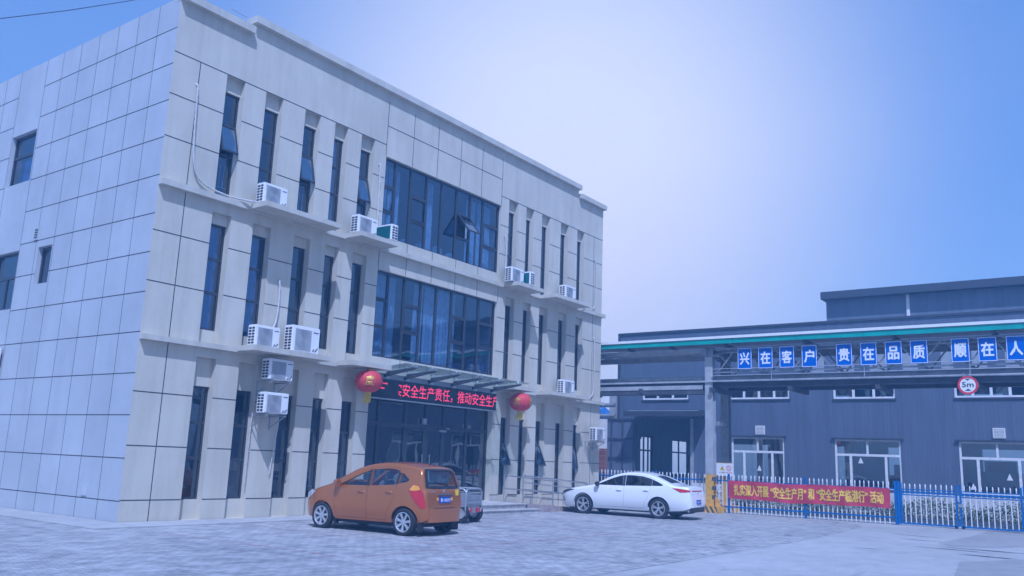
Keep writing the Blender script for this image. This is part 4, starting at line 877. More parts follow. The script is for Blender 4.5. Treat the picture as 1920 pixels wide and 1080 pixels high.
# ---------------------------------------------------------------- fence, gate, banner
FX = 21.75
def picket_mesh(z0=.02, z1=1.44):
    q = MB(); w = .014
    q.add([(-w, -w, z0), (w, -w, z0), (w, w, z0), (-w, w, z0), (-w, -w, z1 - .16), (w, -w, z1 - .16), (w, w, z1 - .16), (-w, w, z1 - .16)], [(0, 1, 5, 4), (1, 2, 6, 5), (2, 3, 7, 6), (3, 0, 4, 7), (0, 3, 2, 1)])
    q.lathe([(.014, z1 - .16), (.021, z1 - .12), (.022, z1 - .06), (.012, z1 - .015), (0, z1)], 8)
    return q.mesh('picket', [FENW], smooth=R(45))
PK = picket_mesh(); PKG = picket_mesh(.08, 1.40)
FE = empty('picket_fence', 'white picket fence with blue rails and posts running along the yard edge', 'fence', (FX, 0, 0))
def rail(parent, y0, y1, z, h, d, mat=FENB, name='rail'):
    q = MB(); q.box(-d / 2, d / 2, y0, y1, z - h / 2, z + h / 2); return q.build(name, mat, parent)
rail(FE, -10.93, 5.0, 1.20, .05, .035); rail(FE, -10.93, 5.0, .24, .05, .035)
y = 4.9; posts = (4.95, 1.95, -1.9, -4.98, -7.88)
while y > -10.85:
    if min(abs(y - q) for q in posts) > .05:
        o_ = link('picket', PK, FE, (0, y, 0)); o_.rotation_euler = (random.uniform(-.012, .012), random.uniform(-.01, .01), 0)
    y -= .158
for q_ in posts:
    q = MB(); q.box(-.035, .035, q_ - .035, q_ + .035, 0, 1.47); q.build('post', FENB, FE, bevel=.006)
gp = empty('gate_post', 'thick double blue steel gate post at the right end of the banner', 'post', (FX, -11.0, 0))
q = MB(); q.box(-.05, .05, -.01, .075, 0, 1.46); q.build('post', FENB, gp, bevel=.006); q = MB(); q.box(-.05, .05, -.10, -.02, 0.04, 1.46); q.build('hinge_stile', FENB, gp, bevel=.006)
def gate(y0, y1, lab):
    t_ = empty('gate_leaf', lab, 'gate', (FX - .0, y0, 0), 0, 'leaves of the white and blue yard gate'); L = y1 - y0
    f = MB()
    sy = -.04 if L < 0 else .04
    for yy in (sy, L - sy): f.box(-.025, .025, yy - .03, yy + .03, .06, 1.42)
    f.build('stile', FENB, t_)
    rail(t_, sy * 1.75, L - sy * 1.75, 1.20, .035, .03); rail(t_, sy * 1.75, L - sy * 1.75, 1.11, .06, .03); rail(t_, sy * 1.75, L - sy * 1.75, 1.02, .035, .04); rail(t_, sy * 1.75, L - sy * 1.75, .075, .05, .04)
    n = int(abs(L) / .158)
    for k in range(1, n): link('picket', PKG, t_, (0, L * k / n, 0))
    w = MB(); w.lathe([(0, -.02), (.05, -.02), (.05, .02), (0, .02)], 14, (0, L - sy * 2, .05), 'x'); w.build('castor', BLACK, t_); return t_
gate(-11.1, -12.88, 'left leaf of the white and blue yard gate beside the thick post')
g2 = gate(-14.75, -12.92, 'right leaf of the white and blue yard gate at the picture edge')
q = MB(); q.box(-.05, -.026, 1.75, 1.86, .70, .80); q.build('latch', GALV, g2)
# fence beyond the gate
F2 = empty('picket_fence', 'white picket fence continuing past the gate at the right picture edge', 'fence', (FX, -14.8, 0))
rail(F2, -6, -.0, 1.20, .05, .035); rail(F2, -6, -.0, .24, .05, .035)
for k in range(1, 36): link('picket', PK, F2, (0, -k * .158, 0))
q = MB(); q.box(-.035, .035, -.035, .035, 0, 1.47); q.build('post', FENB, F2)
# banner tied to the fence
bn = empty('banner', 'red cloth banner with yellow characters tied along the picket fence', 'banner', (FX - .05, -5.0, 0))
def bwave(u, z): return -.026 + .012 * math.sin(u * 2.1) + .012 * math.sin(u * 5.3 + z * 5) + .005 * math.sin(u * 11 + z * 8)
def bz(u, v):   # u metres along, v 0..1 up
    sag = .03 * math.sin(math.pi * u / 5.8) + .012 * math.sin(u * 3.4)
    return .555 + .66 * v - sag * (1 - .5 * v) + .012 * math.sin(u * 1.7 + 1)
q = MB(); nu, nv = 120, 8
q.add([(bwave(5.8 * i / nu, j / nv), -5.8 * i / nu, bz(5.8 * i / nu, j / nv)) for j in range(nv + 1) for i in range(nu + 1)], [(j * (nu + 1) + i, j * (nu + 1) + i + 1, (j + 1) * (nu + 1) + i + 1, (j + 1) * (nu + 1) + i) for j in range(nv) for i in range(nu)])
q.build('cloth', BAN, bn, smooth=R(80), fixn=False)
me = text_mesh('扎实深入开展 “安全生产月” 和 “安全生产临港行” 活动', 1, 0, width=5.36, height=.40, bold=.010)
b2 = bmesh.new(); b2.from_mesh(me); bmesh.ops.subdivide_edges(b2, edges=[e for e in b2.edges if e.calc_length() > .08], cuts=2); b2.to_mesh(me); b2.free()
for v in me.vertices:
    u = v.co.x + 2.9; vv = (v.co.y + .33) / .66; v.co = (bwave(u, vv) - .012 - v.co.z, -u, bz(u, vv))
me.materials.append(BANT); link('lettering', me, bn)
for u in (0, 2.9, 5.8):
    for v in (.02, .98): q = MB(); q.tube([(bwave(u, v), -u, bz(u, v)), (.03, -u + .03, bz(u, v) + .03), (.05, -u, bz(u, v) + (.02 if v > .5 else -.02))], .005, 5); q.build('tie', FENW, bn)
# warning board on the rear column
wb = empty('warning_board', 'small white board with a yellow warning triangle on the rear column of the rack', 'sign', (22.6, -4.45, 1.38))
q = MB(); q.box(-.01, .01, -.36, .36, 0, .50); q.build('board', SIGNW, wb, bevel=.003)
q = MB(); q.box(-.014, -.011, -.36, .36, .485, .50); q.add([(-.013, .18, .21), (-.013, -.02, .21), (-.013, .08, .40)], [(0, 1, 2)]); q.build('warning_triangle', YSIGN, wb, fixn=False)
q = MB(); q.tube([(-.014, -.2 + .09 * math.cos(a_), .30 + .09 * math.sin(a_)) for a_ in [2 * math.pi * k / 24 for k in range(25)]], .010, 5, cap=False); q.bar((-.014, -.14, .36), (-.014, -.26, .24), .012); q.build('prohibition_ring', RED, wb)
q = MB(); q.bar((-.015, .085, .36), (-.015, .06, .29), .014); q.bar((-.015, .06, .29), (-.015, .095, .30), .014); q.bar((-.015, .095, .30), (-.015, .075, .235), .014)
q.build('bolt_mark', MARK, wb)
me = text_mesh('当心触电', 1, .01, width=.24, height=.05); put_text('lettering', me, MARK, (0, -1, 0), (0, 0, 1), (-.014, .08, .13), wb)
me = text_mesh('禁止攀登', 1, .01, width=.24, height=.05); put_text('lettering', me, RED, (0, -1, 0), (0, 0, 1), (-.014, -.2, .13), wb)
# paved strip and shrubs between the fence and the workshop
q = MB(); q.box(25.2, 25.35, -40, 3, 0, .12); tag(q.build('kerb', PAD), kind='structure')
q = MB(); q.quad((25.35, -40, .06), (28.96, -40, .06), (28.96, -2.0, .06), (25.35, -2.0, .06)); tag(q.build('soil', plain('bare_soil', (0.13, 0.11, 0.08), 0.95, var=.3)), kind='structure')
m, t, b = newmat('shrub_leaf'); b.inputs['Roughness'].default_value = 0.6
oi = node(t, 'ShaderNodeNewGeometry'); rr2 = ramp(t, oi.outputs['Random Per Island'], [(0.0, (0.035, 0.06, 0.02)), (0.6, (0.08, 0.12, 0.035)), (1.0, (0.17, 0.19, 0.07))]); t.links.new(rr2.outputs[0], b.inputs['Base Color']); LEAF = m
rng = random.Random(3); q = MB()
for _ in range(15000):
    y = rng.uniform(-24, -2.4); x = rng.uniform(25.5, 28.5); hmax = .62 + .18 * math.sin(y * 2.1) + .12 * math.sin(y * 5.7 + x) + rng.uniform(-.1, .15) - .1 * abs(x - 27)
    z = .06 + hmax * rng.random() ** .8; c = Vector((x, y, z)); L = rng.uniform(.05, .11); d = Vector((rng.uniform(-1, 1), rng.uniform(-1, 1), rng.uniform(-.2, 1.3))).normalized(); s_ = d.cross(Vector((rng.uniform(-1, 1), rng.uniform(-1, 1), rng.uniform(-1, 1)))).normalized() * L * .28
    q.add([c - d * L * .5, c + s_, c + d * L * .5, c - s_], [(0, 1, 2, 3)])
for _ in range(500):
    y = rng.uniform(-24, -2.4); x = rng.uniform(25.5, 28.4); h = rng.uniform(.6, 1.0); q.add([(x, y - .006, .06), (x, y + .006, .06), (x + rng.uniform(-.2, .2), y + rng.uniform(-.25, .25), h)], [(0, 1, 2)])
tag(q.build('shrubs', LEAF, fixn=False), kind='stuff')

# ---------------------------------------------------------------- things in the gap beside the office
bw = empty('boundary_wall', 'white boarded wall standing on red brick beside the office end', 'wall', (26, 4.6, 0))
q = MB(); q.box(-.12, .12, -1.75, 5, 0, 2.38); q.build('brick_base', BRICK, bw); q = MB(); q.box(-.05, .05, -1.75, 5, 2.382, 3.78)
for z in (2.85, 3.3): q.box(-.054, -.051, -1.75, 5, z, z + .012, 1)
q.build('white_boards', [WHITE, WHITE_D], bw)
sh = empty('distant_shed', 'low distant shed with a bright blue roof glimpsed past the office end', 'shed', (62, 32, 0))
q = MB(); q.box(-5, 5, -8, 14, 0, 5.2); q.build('wall', plain('shed_wall', (0.5, 0.5, 0.5), 0.8), sh); q = MB(); q.add([(-5.4, -8.3, 5.2), (5.4, -8.3, 5.2), (5.4, 14.3, 5.2), (-5.4, 14.3, 5.2), (0, -8.3, 7.0), (0, 14.3, 7.0)], [(0, 1, 4), (2, 3, 5), (0, 4, 5, 3), (1, 2, 5, 4)]); q.build('roof', plain('blue_sheet', (0.03, 0.14, 0.55), 0.5), sh)
tw = empty('pipe_tower', 'grey steel pipe support with elbowed pipes between the office and the workshop', 'pipe support', (33, 6.4, 0))
q = MB(); q.box(-.2, .2, -.2, .2, 0, 6.2); q.build('column', RACK_L, tw); q = MB()
for z in (4.3, 4.9, 5.6): q.tube([(-1, 2.5, z), (-1, 0.6, z), (-1, -.6, z)], .12, 10)
q.tube([(-1.2, 1.9, 6.0), (-1.2, 1.9, 4.2), (-1.2, 1.6, 3.95), (-1.2, -.8, 3.95)], .05, 8); q.tube([(-.4, 1.2, 3.0), (-.4, 1.2, 6.3)], .04, 6); q.tube([(-.4, .7, 3.0), (-.4, .7, 6.4)], .03, 6); q.build('pipe', RACK, tw, smooth=R(40))
q = MB(); q.box(-.6, 3, -.2, 4, 3.2, 4.1); q.build('duct', RACK_D, tw)
# ================================================================== vehicles
def interp(pts):
    xs = np.array([p[0] for p in pts][::-1], float); ys = np.array([p[1] for p in pts][::-1], float)
    if xs[0] > xs[-1]: xs, ys = xs[::-1], ys[::-1]
    h = np.diff(xs); dl = np.diff(ys) / h; mm = np.zeros(len(xs)); mm[0], mm[-1] = dl[0], dl[-1]
    for i in range(1, len(xs) - 1):
        if dl[i - 1] * dl[i] > 0:
            w1, w2 = 2 * h[i] + h[i - 1], h[i] + 2 * h[i - 1]; mm[i] = (w1 + w2) / (w1 / dl[i - 1] + w2 / dl[i])
    def f(x):
        x = min(max(x, xs[0]), xs[-1]); i = min(max(int(np.searchsorted(xs, x)) - 1, 0), len(h) - 1); t = (x - xs[i]) / h[i]
        return ((1 + 2 * t) * (1 - t) ** 2 * ys[i] + t * (1 - t) ** 2 * h[i] * mm[i] + t * t * (3 - 2 * t) * ys[i + 1] + t * t * (t - 1) * h[i] * mm[i + 1])
    return f
class Car:
    """local frame: x to the right, y forward, z up, origin on the ground at mid wheelbase"""
    def __init__(s, zt, wp_, zb, belt, crown=.04, rad=.10, tum=.42):
        s.zt, s.wp, s.zb, s.bl = map(interp, (zt, wp_, zb, belt)); s.c, s.r, s.t = crown, rad, tum
        s.y1, s.y0 = zt[0][0], zt[-1][0]
    def W(s, y, z):
        w = s.wp(y); b = s.bl(y); zm = .62
        if z < zm: return w * (1 - .13 * ((zm - z) / .42) ** 2)
        if z < b: return w * (1 - .035 * ((z - zm) / (b - zm)) ** 2)
        return w * .965 - s.t * (z - b) - .10 * (z - b) ** 2
    def rad(s, y): return min(s.r, max(.03, (s.zt(y) - s.zb(y)) * .22))
    def zs(s, y): return s.zt(y) - s.c - s.rad(y)
    def crownz(s, x, y):
        ye = s.W(y, s.zs(y)) - s.rad(y); return s.zt(y) - s.c * min(1.5, (x / max(ye, .05))) ** 2
    def section(s, y, off=0.0):
        zb, zs, r = s.zb(y), s.zs(y), s.rad(y); P = [(0, zb), (s.W(y, zb + .03) * .8, zb)]
        n = 12
        for i in range(n + 1): z = zb + .03 + (zs - zb - .03) * i / n; P.append((s.W(y, z), z))
        ye = s.W(y, zs)
        for k in (1, 2, 3, 4):
            a = math.pi / 2 * k / 4; P.append((ye - r * (1 - math.cos(a)), zs + r * math.sin(a)))
        for k in (.75, .5, .25, 0): P.append(((ye - r) * k, zs + r + s.c * (1 - k * k)))
        return P
    def solid(s, stations, inset=0.0, zmin=None, mi=0):
        mb = MB(); rings = []
        for y in stations:
            P = s.section(y)
            if inset:
                P = [(max(0, x - inset) if x > 0 else 0, z - inset * .9) for x, z in P]
                P = [(x, max(z, zmin)) for x, z in P]
            ring = [(x, y, z) for x, z in P] + [(-x, y, z) for x, z in P[-2:0:-1]]; rings.append(ring)
        n = len(rings[0]); vs_ = [p for g in rings for p in g]; fs = []
        for i in range(len(rings) - 1):
            for k in range(n): fs.append((i * n + k, i * n + (k + 1) % n, (i + 1) * n + (k + 1) % n, (i + 1) * n + k))
        fs += [tuple(range(n - 1, -1, -1)), tuple((len(rings) - 1) * n + k for k in range(n))]; mb.add(vs_, fs, mi); return mb
def boolean(me, cutters, op):
    """exact booleans of mesh me with a list of cutter meshes; returns a new mesh"""
    o = bpy.data.objects.new('work', me); COL.objects.link(o); tmp = []
    for c in cutters:
        k = bpy.data.objects.new('cut', c); COL.objects.link(k); tmp.append(k); md = o.modifiers.new('b', 'BOOLEAN'); md.operation = op; md.object = k; md.solver = 'EXACT'
    dg = bpy.context.evaluated_depsgraph_get(); r = bpy.data.meshes.new_from_object(o.evaluated_get(dg))
    for k in tmp + [o]: bpy.data.objects.remove(k)
    return r
PX = lambda x0, x1: (lambda a, c: (x0, a, c), lambda a, c: (x1, a, c))     # polygon in (y,z) pushed along x
PZ = lambda z0, z1: (lambda a, c: (a, c, z0), lambda a, c: (a, c, z1))     # polygon in (x,y) pushed along z
PY = lambda y0, y1: (lambda a, c: (a, y0, c), lambda a, c: (a, y1, c))     # polygon in (x,z) pushed along y
def cutter(poly, fns, mi=1):
    q = MB(); q.prism(poly, *fns, mi=mi); return q.mesh('cut', [BLACK, DARK])
def shrink(poly, d):
    n = len(poly); o = []; A = sum(poly[i][0] * poly[(i + 1) % n][1] - poly[(i + 1) % n][0] * poly[i][1] for i in range(n)); sg = 1 if A > 0 else -1
    for i in range(n):
        p0, p1, p2 = Vector(poly[i - 1]), Vector(poly[i]), Vector(poly[(i + 1) % n]); e1, e2 = (p1 - p0).normalized(), (p2 - p1).normalized()
        n1, n2 = Vector((-e1.y, e1.x)) * sg, Vector((-e2.y, e2.x)) * sg; bi = (n1 + n2); bi = bi / max(.35, bi.length_squared) * 2 * .5
        o.append(tuple(p1 + bi * d * 1.0))
    return o
def patch(poly, fn, sub=.06):
    """flat polygon, refined, then laid on a surface by fn(a, b) -> xyz"""
    b = bmesh.new(); vs_ = [b.verts.new((p[0], p[1], 0)) for p in poly]; b.faces.new(vs_)
    xs = [p[0] for p in poly]; ys = [p[1] for p in poly]
    for ax, lo, hi in ((0, min(xs), max(xs)), (1, min(ys), max(ys))):
        k = lo + sub
        while k < hi - 1e-3:
            co = [0, 0, 0]; no = [0, 0, 0]; co[ax] = k; no[ax] = 1
            bmesh.ops.bisect_plane(b, geom=b.verts[:] + b.edges[:] + b.faces[:], plane_co=co, plane_no=no); k += sub
    for v in b.verts: v.co = fn(v.co.x, v.co.y)
    me = bpy.data.meshes.new('patch'); bmesh.ops.recalc_face_normals(b, faces=b.faces); b.to_mesh(me); b.free(); me.shade_smooth(); return me
def add_patch(name, poly, fn, mat, parent, sub=.06):
    me = patch(poly, fn, sub); me.materials.append(mat); return link(name, me, parent)
def solid_patch(name, poly, fn_in, fn_out, mat, parent, sub=.06):
    """like patch, with a rim so that it has real thickness"""
    b = bmesh.new(); 
    for fn, flip in ((fn_out, False), (fn_in, True)):
        me = patch(poly, fn, sub); b.from_mesh(me)
    n = len(poly); dense = []
    for i in range(n):
        p, q = poly[i], poly[(i + 1) % n]; k = max(1, int(math.dist(p, q) / sub))
        dense += [(p[0] + (q[0] - p[0]) * j / k, p[1] + (q[1] - p[1]) * j / k) for j in range(k)]
    A = [b.verts.new(fn_out(*p)) for p in dense]; B = [b.verts.new(fn_in(*p)) for p in dense]
    for i in range(len(dense)): b.faces.new((A[i], A[(i + 1) % len(A)], B[(i + 1) % len(A)], B[i]))
    bmesh.ops.recalc_face_normals(b, faces=b.faces); me = bpy.data.meshes.new(name); b.to_mesh(me); b.free(); me.materials.append(mat); me.shade_smooth(); me.set_sharp_from_angle(angle=R(40)); return link(name, me, parent)
TYRE = plain('tyre_rubber', (0.022, 0.022, 0.024), 0.85, var=.2); ALLOY = plain('silver_alloy', (0.62, 0.63, 0.65), 0.3, 0.7, var=.06)
AUTOG = glassmat('car_glass', (0.88, 0.92, 0.94), 0.06, 0.01, 0.0); AUTOG_D = glassmat('dark_car_glass', (0.10, 0.12, 0.14), 0.05, 0.01, 0.0)
LRED = plain('red_lamp', (0.45, 0.012, 0.02), 0.12, coat=.6, var=.15, scale=12); LAMB = plain('amber_lamp', (0.75, 0.36, 0.02), 0.12, coat=.6); LCLR = plain('clear_lamp', (0.62, 0.65, 0.68), 0.08, 0.3, coat=.8); LDRK = plain('dark_lamp', (0.06, 0.07, 0.09), 0.08, 0.3, coat=.8)
SEAT = plain('seat_cloth', (0.22, 0.22, 0.24), 0.9); LINING = plain('car_lining', (0.30, 0.30, 0.31), 0.9); CHROME = plain('chrome', (0.8, 0.8, 0.82), 0.12, 1.0, var=.03); PLATE = plain('plate_blue', (0.01, 0.07, 0.42), 0.4, var=.05); TRIM = plain('black_trim', (0.02, 0.02, 0.022), 0.5)
def wheel(parent, x, y, r, w, rim_r, spokes, style, steer=0):
    sgn = 1 if x > 0 else -1; t = []
    ty = MB(); hw = w / 2
    ty.lathe([(rim_r, -hw * .8), (rim_r + .012, -hw * .95), (r - .05, -hw), (r - .018, -hw * .93), (r - .004, -hw * .72), (r, -hw * .3), (r, hw * .3), (r - .004, hw * .72), (r - .018, hw * .93), (r - .05, hw), (rim_r + .012, hw * .95), (rim_r, hw * .8)], 40, axis='x')
    wo = ty.build('wheel', TYRE, parent, smooth=R(50), loc=(x, y, r)); wo.rotation_euler = (0, 0, steer)
    o = sgn * hw
    rm = MB(); q = lambda h: o * h
    rm.lathe([(rim_r + .004, q(.97)), (rim_r - .012, q(1.0)), (rim_r - .02, q(.85)), (rim_r - .03, q(.2)), (rim_r - .03, q(-.6))], 36, axis='x')
    def blade(a, w0, w1, r0, r1, h0, h1, mi):
        ca, sa = math.cos(a), math.sin(a); P = lambda rr, tt, hh: (q(hh), rr * ca - tt * sa, rr * sa + tt * ca)
        vs_ = [P(r0, -w0, h0), P(r0, w0, h0), P(r1, w1, h1), P(r1, -w1, h1), P(r0, -w0, h0 - .35), P(r0, w0, h0 - .35), P(r1, w1, h1 - .35), P(r1, -w1, h1 - .35)]
        rm.add(vs_, [(0, 1, 2, 3), (0, 4, 5, 1), (1, 5, 6, 2), (2, 6, 7, 3), (3, 7, 4, 0)], mi)
    for k in range(spokes):
        a = 2 * math.pi * k / spokes + .3
        if style == 'plain': blade(a, .020, .030, .04, rim_r - .006, .72, .90, 0)
        else:
            for da in (-.16, .16): blade(a + da * .9, .010, .016, .045, rim_r - .006, .66, .92, 0)
            blade(a, .012, .02, .05, rim_r - .03, .5, .72, 1)
    rm.lathe([(0, q(.80)), (.035, q(.80)), (.055, q(.74)), (.06, q(.5))], 20, axis='x')
    rm.build('rim', [ALLOY, LDRK], wo, smooth=R(35))
    dk_ = MB(); dk_.lathe([(0, q(.05)), (rim_r - .031, q(.05)), (rim_r - .031, q(-.4))], 28, axis='x'); dk_.build('brake_disc', RACK_D, wo)
def finish_body(me, mats, ang=32):
    me.materials.clear()
    for m in mats: me.materials.append(m)
    me.shade_smooth(); me.set_sharp_from_angle(angle=R(ang)); return me
def mirror(poly): return [(-a, b) for a, b in poly][::-1]
def build_car(name, label, paint, car, st, cab, doors, dlo, shield, rear_cut, rear_glass, wheels, glass, loc, rz_, lining=None):
    lining = lining or DARK
    root = empty(name, label, 'car', loc, rz_)
    body = car.solid(st).mesh('body', [paint, DARK]); cav = car.solid(cab, .055, .36, 1).mesh('cut', [paint, DARK])
    cuts = [cav]
    for p in dlo: cuts.append(cutter(p, PX(-2, 2)))
    cuts.append(cutter(shield, PZ(.8, 3))); cuts.append(rear_cut)
    for (yw, ar) in wheels['arch']:
        for sg in (-1, 1):
            q = MB(); q.lathe([(0, 0), (ar, 0), (ar, .36), (0, .36)], 40, (sg * wheels['track'] - .18 * 1 + sg * .06, yw, wheels['r']), 'x', 1); cuts.append(q.mesh('cut', [paint, DARK]))
    shell = boolean(body, cuts, 'DIFFERENCE')
    pieces = []
    for sg in (1, -1):
        X = PX(.42, 1.4) if sg > 0 else PX(-1.4, -.42)
        for p, hy in doors: pieces.append((boolean(shell.copy(), [cutter(shrink(p, .010), X)], 'INTERSECT'), p, sg, hy))
    outer = boolean(shell, [cutter(p, PX(.42, 1.4)) for p, _ in doors] + [cutter(p, PX(-1.4, -.42)) for p, _ in doors], 'DIFFERENCE')
    link('body', finish_body(outer, [paint, lining]), root)
    for me, p, sg, (hy, hz) in pieces:
        d = link('door', finish_body(me, [paint, lining]), root)
        h = MB(); xx = car.W(hy, hz); h.add([], []); n = 8
        h.tube([(sg * (xx - .005), hy + .09, hz), (sg * (xx + .022), hy + .075, hz), (sg * (xx + .026), hy, hz + .004), (sg * (xx + .022), hy - .075, hz), (sg * (xx - .005), hy - .09, hz)], .013, 8)
        h.build('handle', paint, d, smooth=R(50))
    for p in dlo:
        for sg in (1, -1): add_patch('side_glass', shrink(p, -.004), lambda a, c, sg=sg: (sg * (car.W(a, c) - .016), a, c), glass, root)
    add_patch('windshield', shrink(shield, -.004), lambda a, c: (a, c, car.crownz(a, c) - .014), glass, root, .1)
    rear_glass(root)
    # wipers, seals and sills
    for x, sg in ((wheels['track'], 1), (wheels['track'], -1)):
        for yw in (wheels['yf'], wheels['yr']): wheel(root, sg * (x - wheels['w'] / 2), yw, wheels['r'], wheels['w'], wheels['rim'], wheels['n'], wheels['style'])
    u = MB(); u.box(-.62, .62, car.y0 + .35, car.y1 - .35, .17, .235); 
    u.build('underbody', BLACK, root)
    for sx in (-.34, .34):
        for sy in wheels['seats']:
            s_ = MB(); s_.box(sx - .24, sx + .24, sy - .22, sy + .26, .42, .62); s_.add([(sx - .23, sy - .22, .6), (sx + .23, sy - .22, .6), (sx + .22, sy - .40, 1.12), (sx - .22, sy - .40, 1.12), (sx - .23, sy - .10, .6), (sx + .23, sy - .10, .6), (sx + .22, sy - .30, 1.12), (sx - .22, sy - .30, 1.12)], [(0, 1, 2, 3), (4, 7, 6, 5), (0, 3, 7, 4), (1, 5, 6, 2), (3, 2, 6, 7)])
            s_.box(sx - .13, sx + .13, sy - .42, sy - .33, 1.14, 1.30)
            s_.build('seat', SEAT, root, bevel=.03)
    w_ = MB(); yy = wheels['seats'][0] + .52; w_.tube([(-.34 + .18 * math.cos(a), yy - .05 * math.sin(a), .93 + .17 * math.sin(a)) for a in [2 * math.pi * k / 24 for k in range(25)]], .014, 6, cap=False); w_.bar((-.5, yy, .93), (-.18, yy, .93), .03, .02); w_.bar((-.34, yy, .93), (-.34, yy + .2, .85), .03, .03); w_.build('steering_wheel', TRIM, root)
    ds = MB(); ds.box(-.66, .66, yy + .14, yy + .45, .78, .93); ds.build('dashboard', TRIM, root, bevel=.03)
    return root
def side_item(name, poly, car, sg, mat, root, t=.012, sub=.04): return solid_patch(name, poly, lambda a, c: (sg * (car.W(a, c) - .01), a, c), lambda a, c: (sg * (car.W(a, c) + t * .5), a, c), mat, root, sub)
def door_mirror(root, car, sg, y, z, mat, sz=.1):
    x = car.W(y, z); q = MB(); q.lathe([(0, .06), (sz * .55, .05), (sz * .9, .0), (sz, -.06), (sz * .96, -.075), (0, -.075)], 16, (sg * (x + .11), y, z + .04), 'y'); q.bar((sg * (x - .02), y, z), (sg * (x + .08), y, z + .02), .05, .035); o = q.build('door_mirror', mat, root, smooth=R(50)); return o
# ------------------------------------------------ orange hatchback
OPAINT, t, b = newmat('copper_orange_paint'); b.inputs['Base Color'].default_value = (0.48, 0.175, 0.038, 1); b.inputs['Metallic'].default_value = 0.55; b.inputs['Roughness'].default_value = 0.26; b.inputs['Coat Weight'].default_value = 0.8; b.inputs['Coat Roughness'].default_value = 0.04
oc = Car([(1.86, .50), (1.845, .62), (1.80, .72), (1.66, .82), (1.4, .92), (1.1, 1.0), (.92, 1.06), (.6, 1.24), (.25, 1.41), (-.1, 1.50), (-.5, 1.54), (-.9, 1.53), (-1.25, 1.49), (-1.42, 1.45), (-1.47, 1.41), (-1.54, 1.22), (-1.60, 1.04), (-1.645, .98), (-1.67, .80), (-1.685, .62), (-1.69, .50)],
         [(1.86, .44), (1.82, .55), (1.72, .65), (1.5, .745), (1.15, .79), (.6, .80), (-.8, .805), (-1.2, .79), (-1.45, .745), (-1.58, .70), (-1.66, .65), (-1.69, .58)],
         [(1.86, .30), (1.75, .22), (1.2, .20), (.6, .215), (-.6, .225), (-1.2, .24), (-1.55, .27), (-1.69, .34)], [(1.86, .9), (.9, .95), (0, .985), (-1.0, 1.03), (-1.69, 1.08)], crown=.035, rad=.09, tum=.40)
ost = sorted({round(v, 4) for v in list(np.linspace(1.86, 1.6, 14)) + list(np.linspace(1.6, -1.3, 40)) + list(np.linspace(-1.3, -1.69, 28))})
ocab = list(np.linspace(.98, -1.44, 26))
odl = [[(.70, .985), (.44, 1.105), (.14, 1.255), (-.06, 1.325), (-.10, 1.0)], [(-.19, 1.005), (-.14, 1.345), (-.55, 1.385), (-.80, 1.375), (-.90, 1.345), (-.90, 1.05)], [(-.965, 1.30), (-1.05, 1.29), (-1.24, 1.16), (-1.18, 1.12), (-.965, 1.075)]]
odr = [([(.74, .30), (.80, .62), (.79, .97), (.44, 1.155), (.12, 1.305), (-.09, 1.375), (-.145, 1.0), (-.145, .30)], (.02, .86)), ([(-.151, .30), (-.151, 1.0), (-.10, 1.38), (-.55, 1.425), (-.82, 1.41), (-.93, 1.365), (-.94, 1.02), (-.86, .70), (-.70, .42), (-.68, .30)], (-.76, .89))]
orw = cutter([(-.50, 1.07), (.50, 1.07), (.47, 1.30), (.42, 1.365), (-.42, 1.365), (-.47, 1.30)], PY(-1.30, -2.2))
oyr = interp([(1.45, -1.42), (1.41, -1.47), (1.22, -1.54), (1.04, -1.60), (.98, -1.645), (.80, -1.67), (.62, -1.685), (.50, -1.69)])
def o_rear(root):
    rg = lambda a, c: (a, oyr(c) + .012, c)
    add_patch('rear_glass', [(-.51, 1.06), (.51, 1.06), (.48, 1.31), (.43, 1.37), (-.43, 1.37), (-.48, 1.31)], lambda a, c: (a, oyr(c + oc.c * (a / .5) ** 2 * .9) + .014, c), AUTOG, root, .08)
OC = build_car('orange_hatchback', 'small copper orange hatchback parked nose to the office, seen from behind', OPAINT, oc, ost, ocab, odr, odl, [(-.60, .86), (.60, .86), (.50, .28), (-.50, .28)], orw, o_rear,
               dict(arch=[(1.17, .335), (-1.17, .335)], track=.785, r=.287, w=.17, rim=.205, n=7, style='plain', yf=1.17, yr=-1.17, seats=(.0, -.72)), AUTOG, (0, 0, 0), 0, LINING)
for sg in (1, -1):
    tl = [(-1.27, .965), (-1.37, 1.075), (-1.50, 1.06), (-1.60, .90), (-1.662, .70), (-1.655, .59), (-1.57, .585), (-1.42, .74)]
    tp = side_item('tail_light', tl, oc, sg, LRED, OC, .026, .03)
    side_item('turn_lens', [(-1.29, .968), (-1.375, 1.065), (-1.495, 1.05), (-1.54, .975), (-1.45, .95), (-1.34, .945)], oc, sg, LAMB, tp, .034, .03)
    side_item('headlight', [(1.42, .80), (1.55, .84), (1.74, .76), (1.81, .66), (1.70, .62), (1.55, .70)], oc, sg, LCLR, OC, .014, .04)
    door_mirror(OC, oc, sg, .70, .99, OPAINT, .085)
    for pp in ([(-.105, 1.0), (-.06, 1.335), (-.135, 1.35), (-.185, 1.005)], [(-.905, 1.05), (-.905, 1.345), (-.96, 1.30), (-.96, 1.075)], [(.80, .985), (.70, 1.03), (.66, 1.0), (.70, .985)]): side_item('pillar_trim', pp, oc, sg, TRIM, OC, .008, .05)
    mf = MB(); mf.box(sg * .64 - .10, sg * .64 + .10, -1.55, -1.53, .10, .30); mf.build('mud_flap', BLACK, OC)
    mf = MB(); mf.box(sg * .66 - .08, sg * .66 + .08, .80, .815, .12, .28); mf.build('mud_flap', BLACK, OC)
yr_ = lambda z: oyr(z)
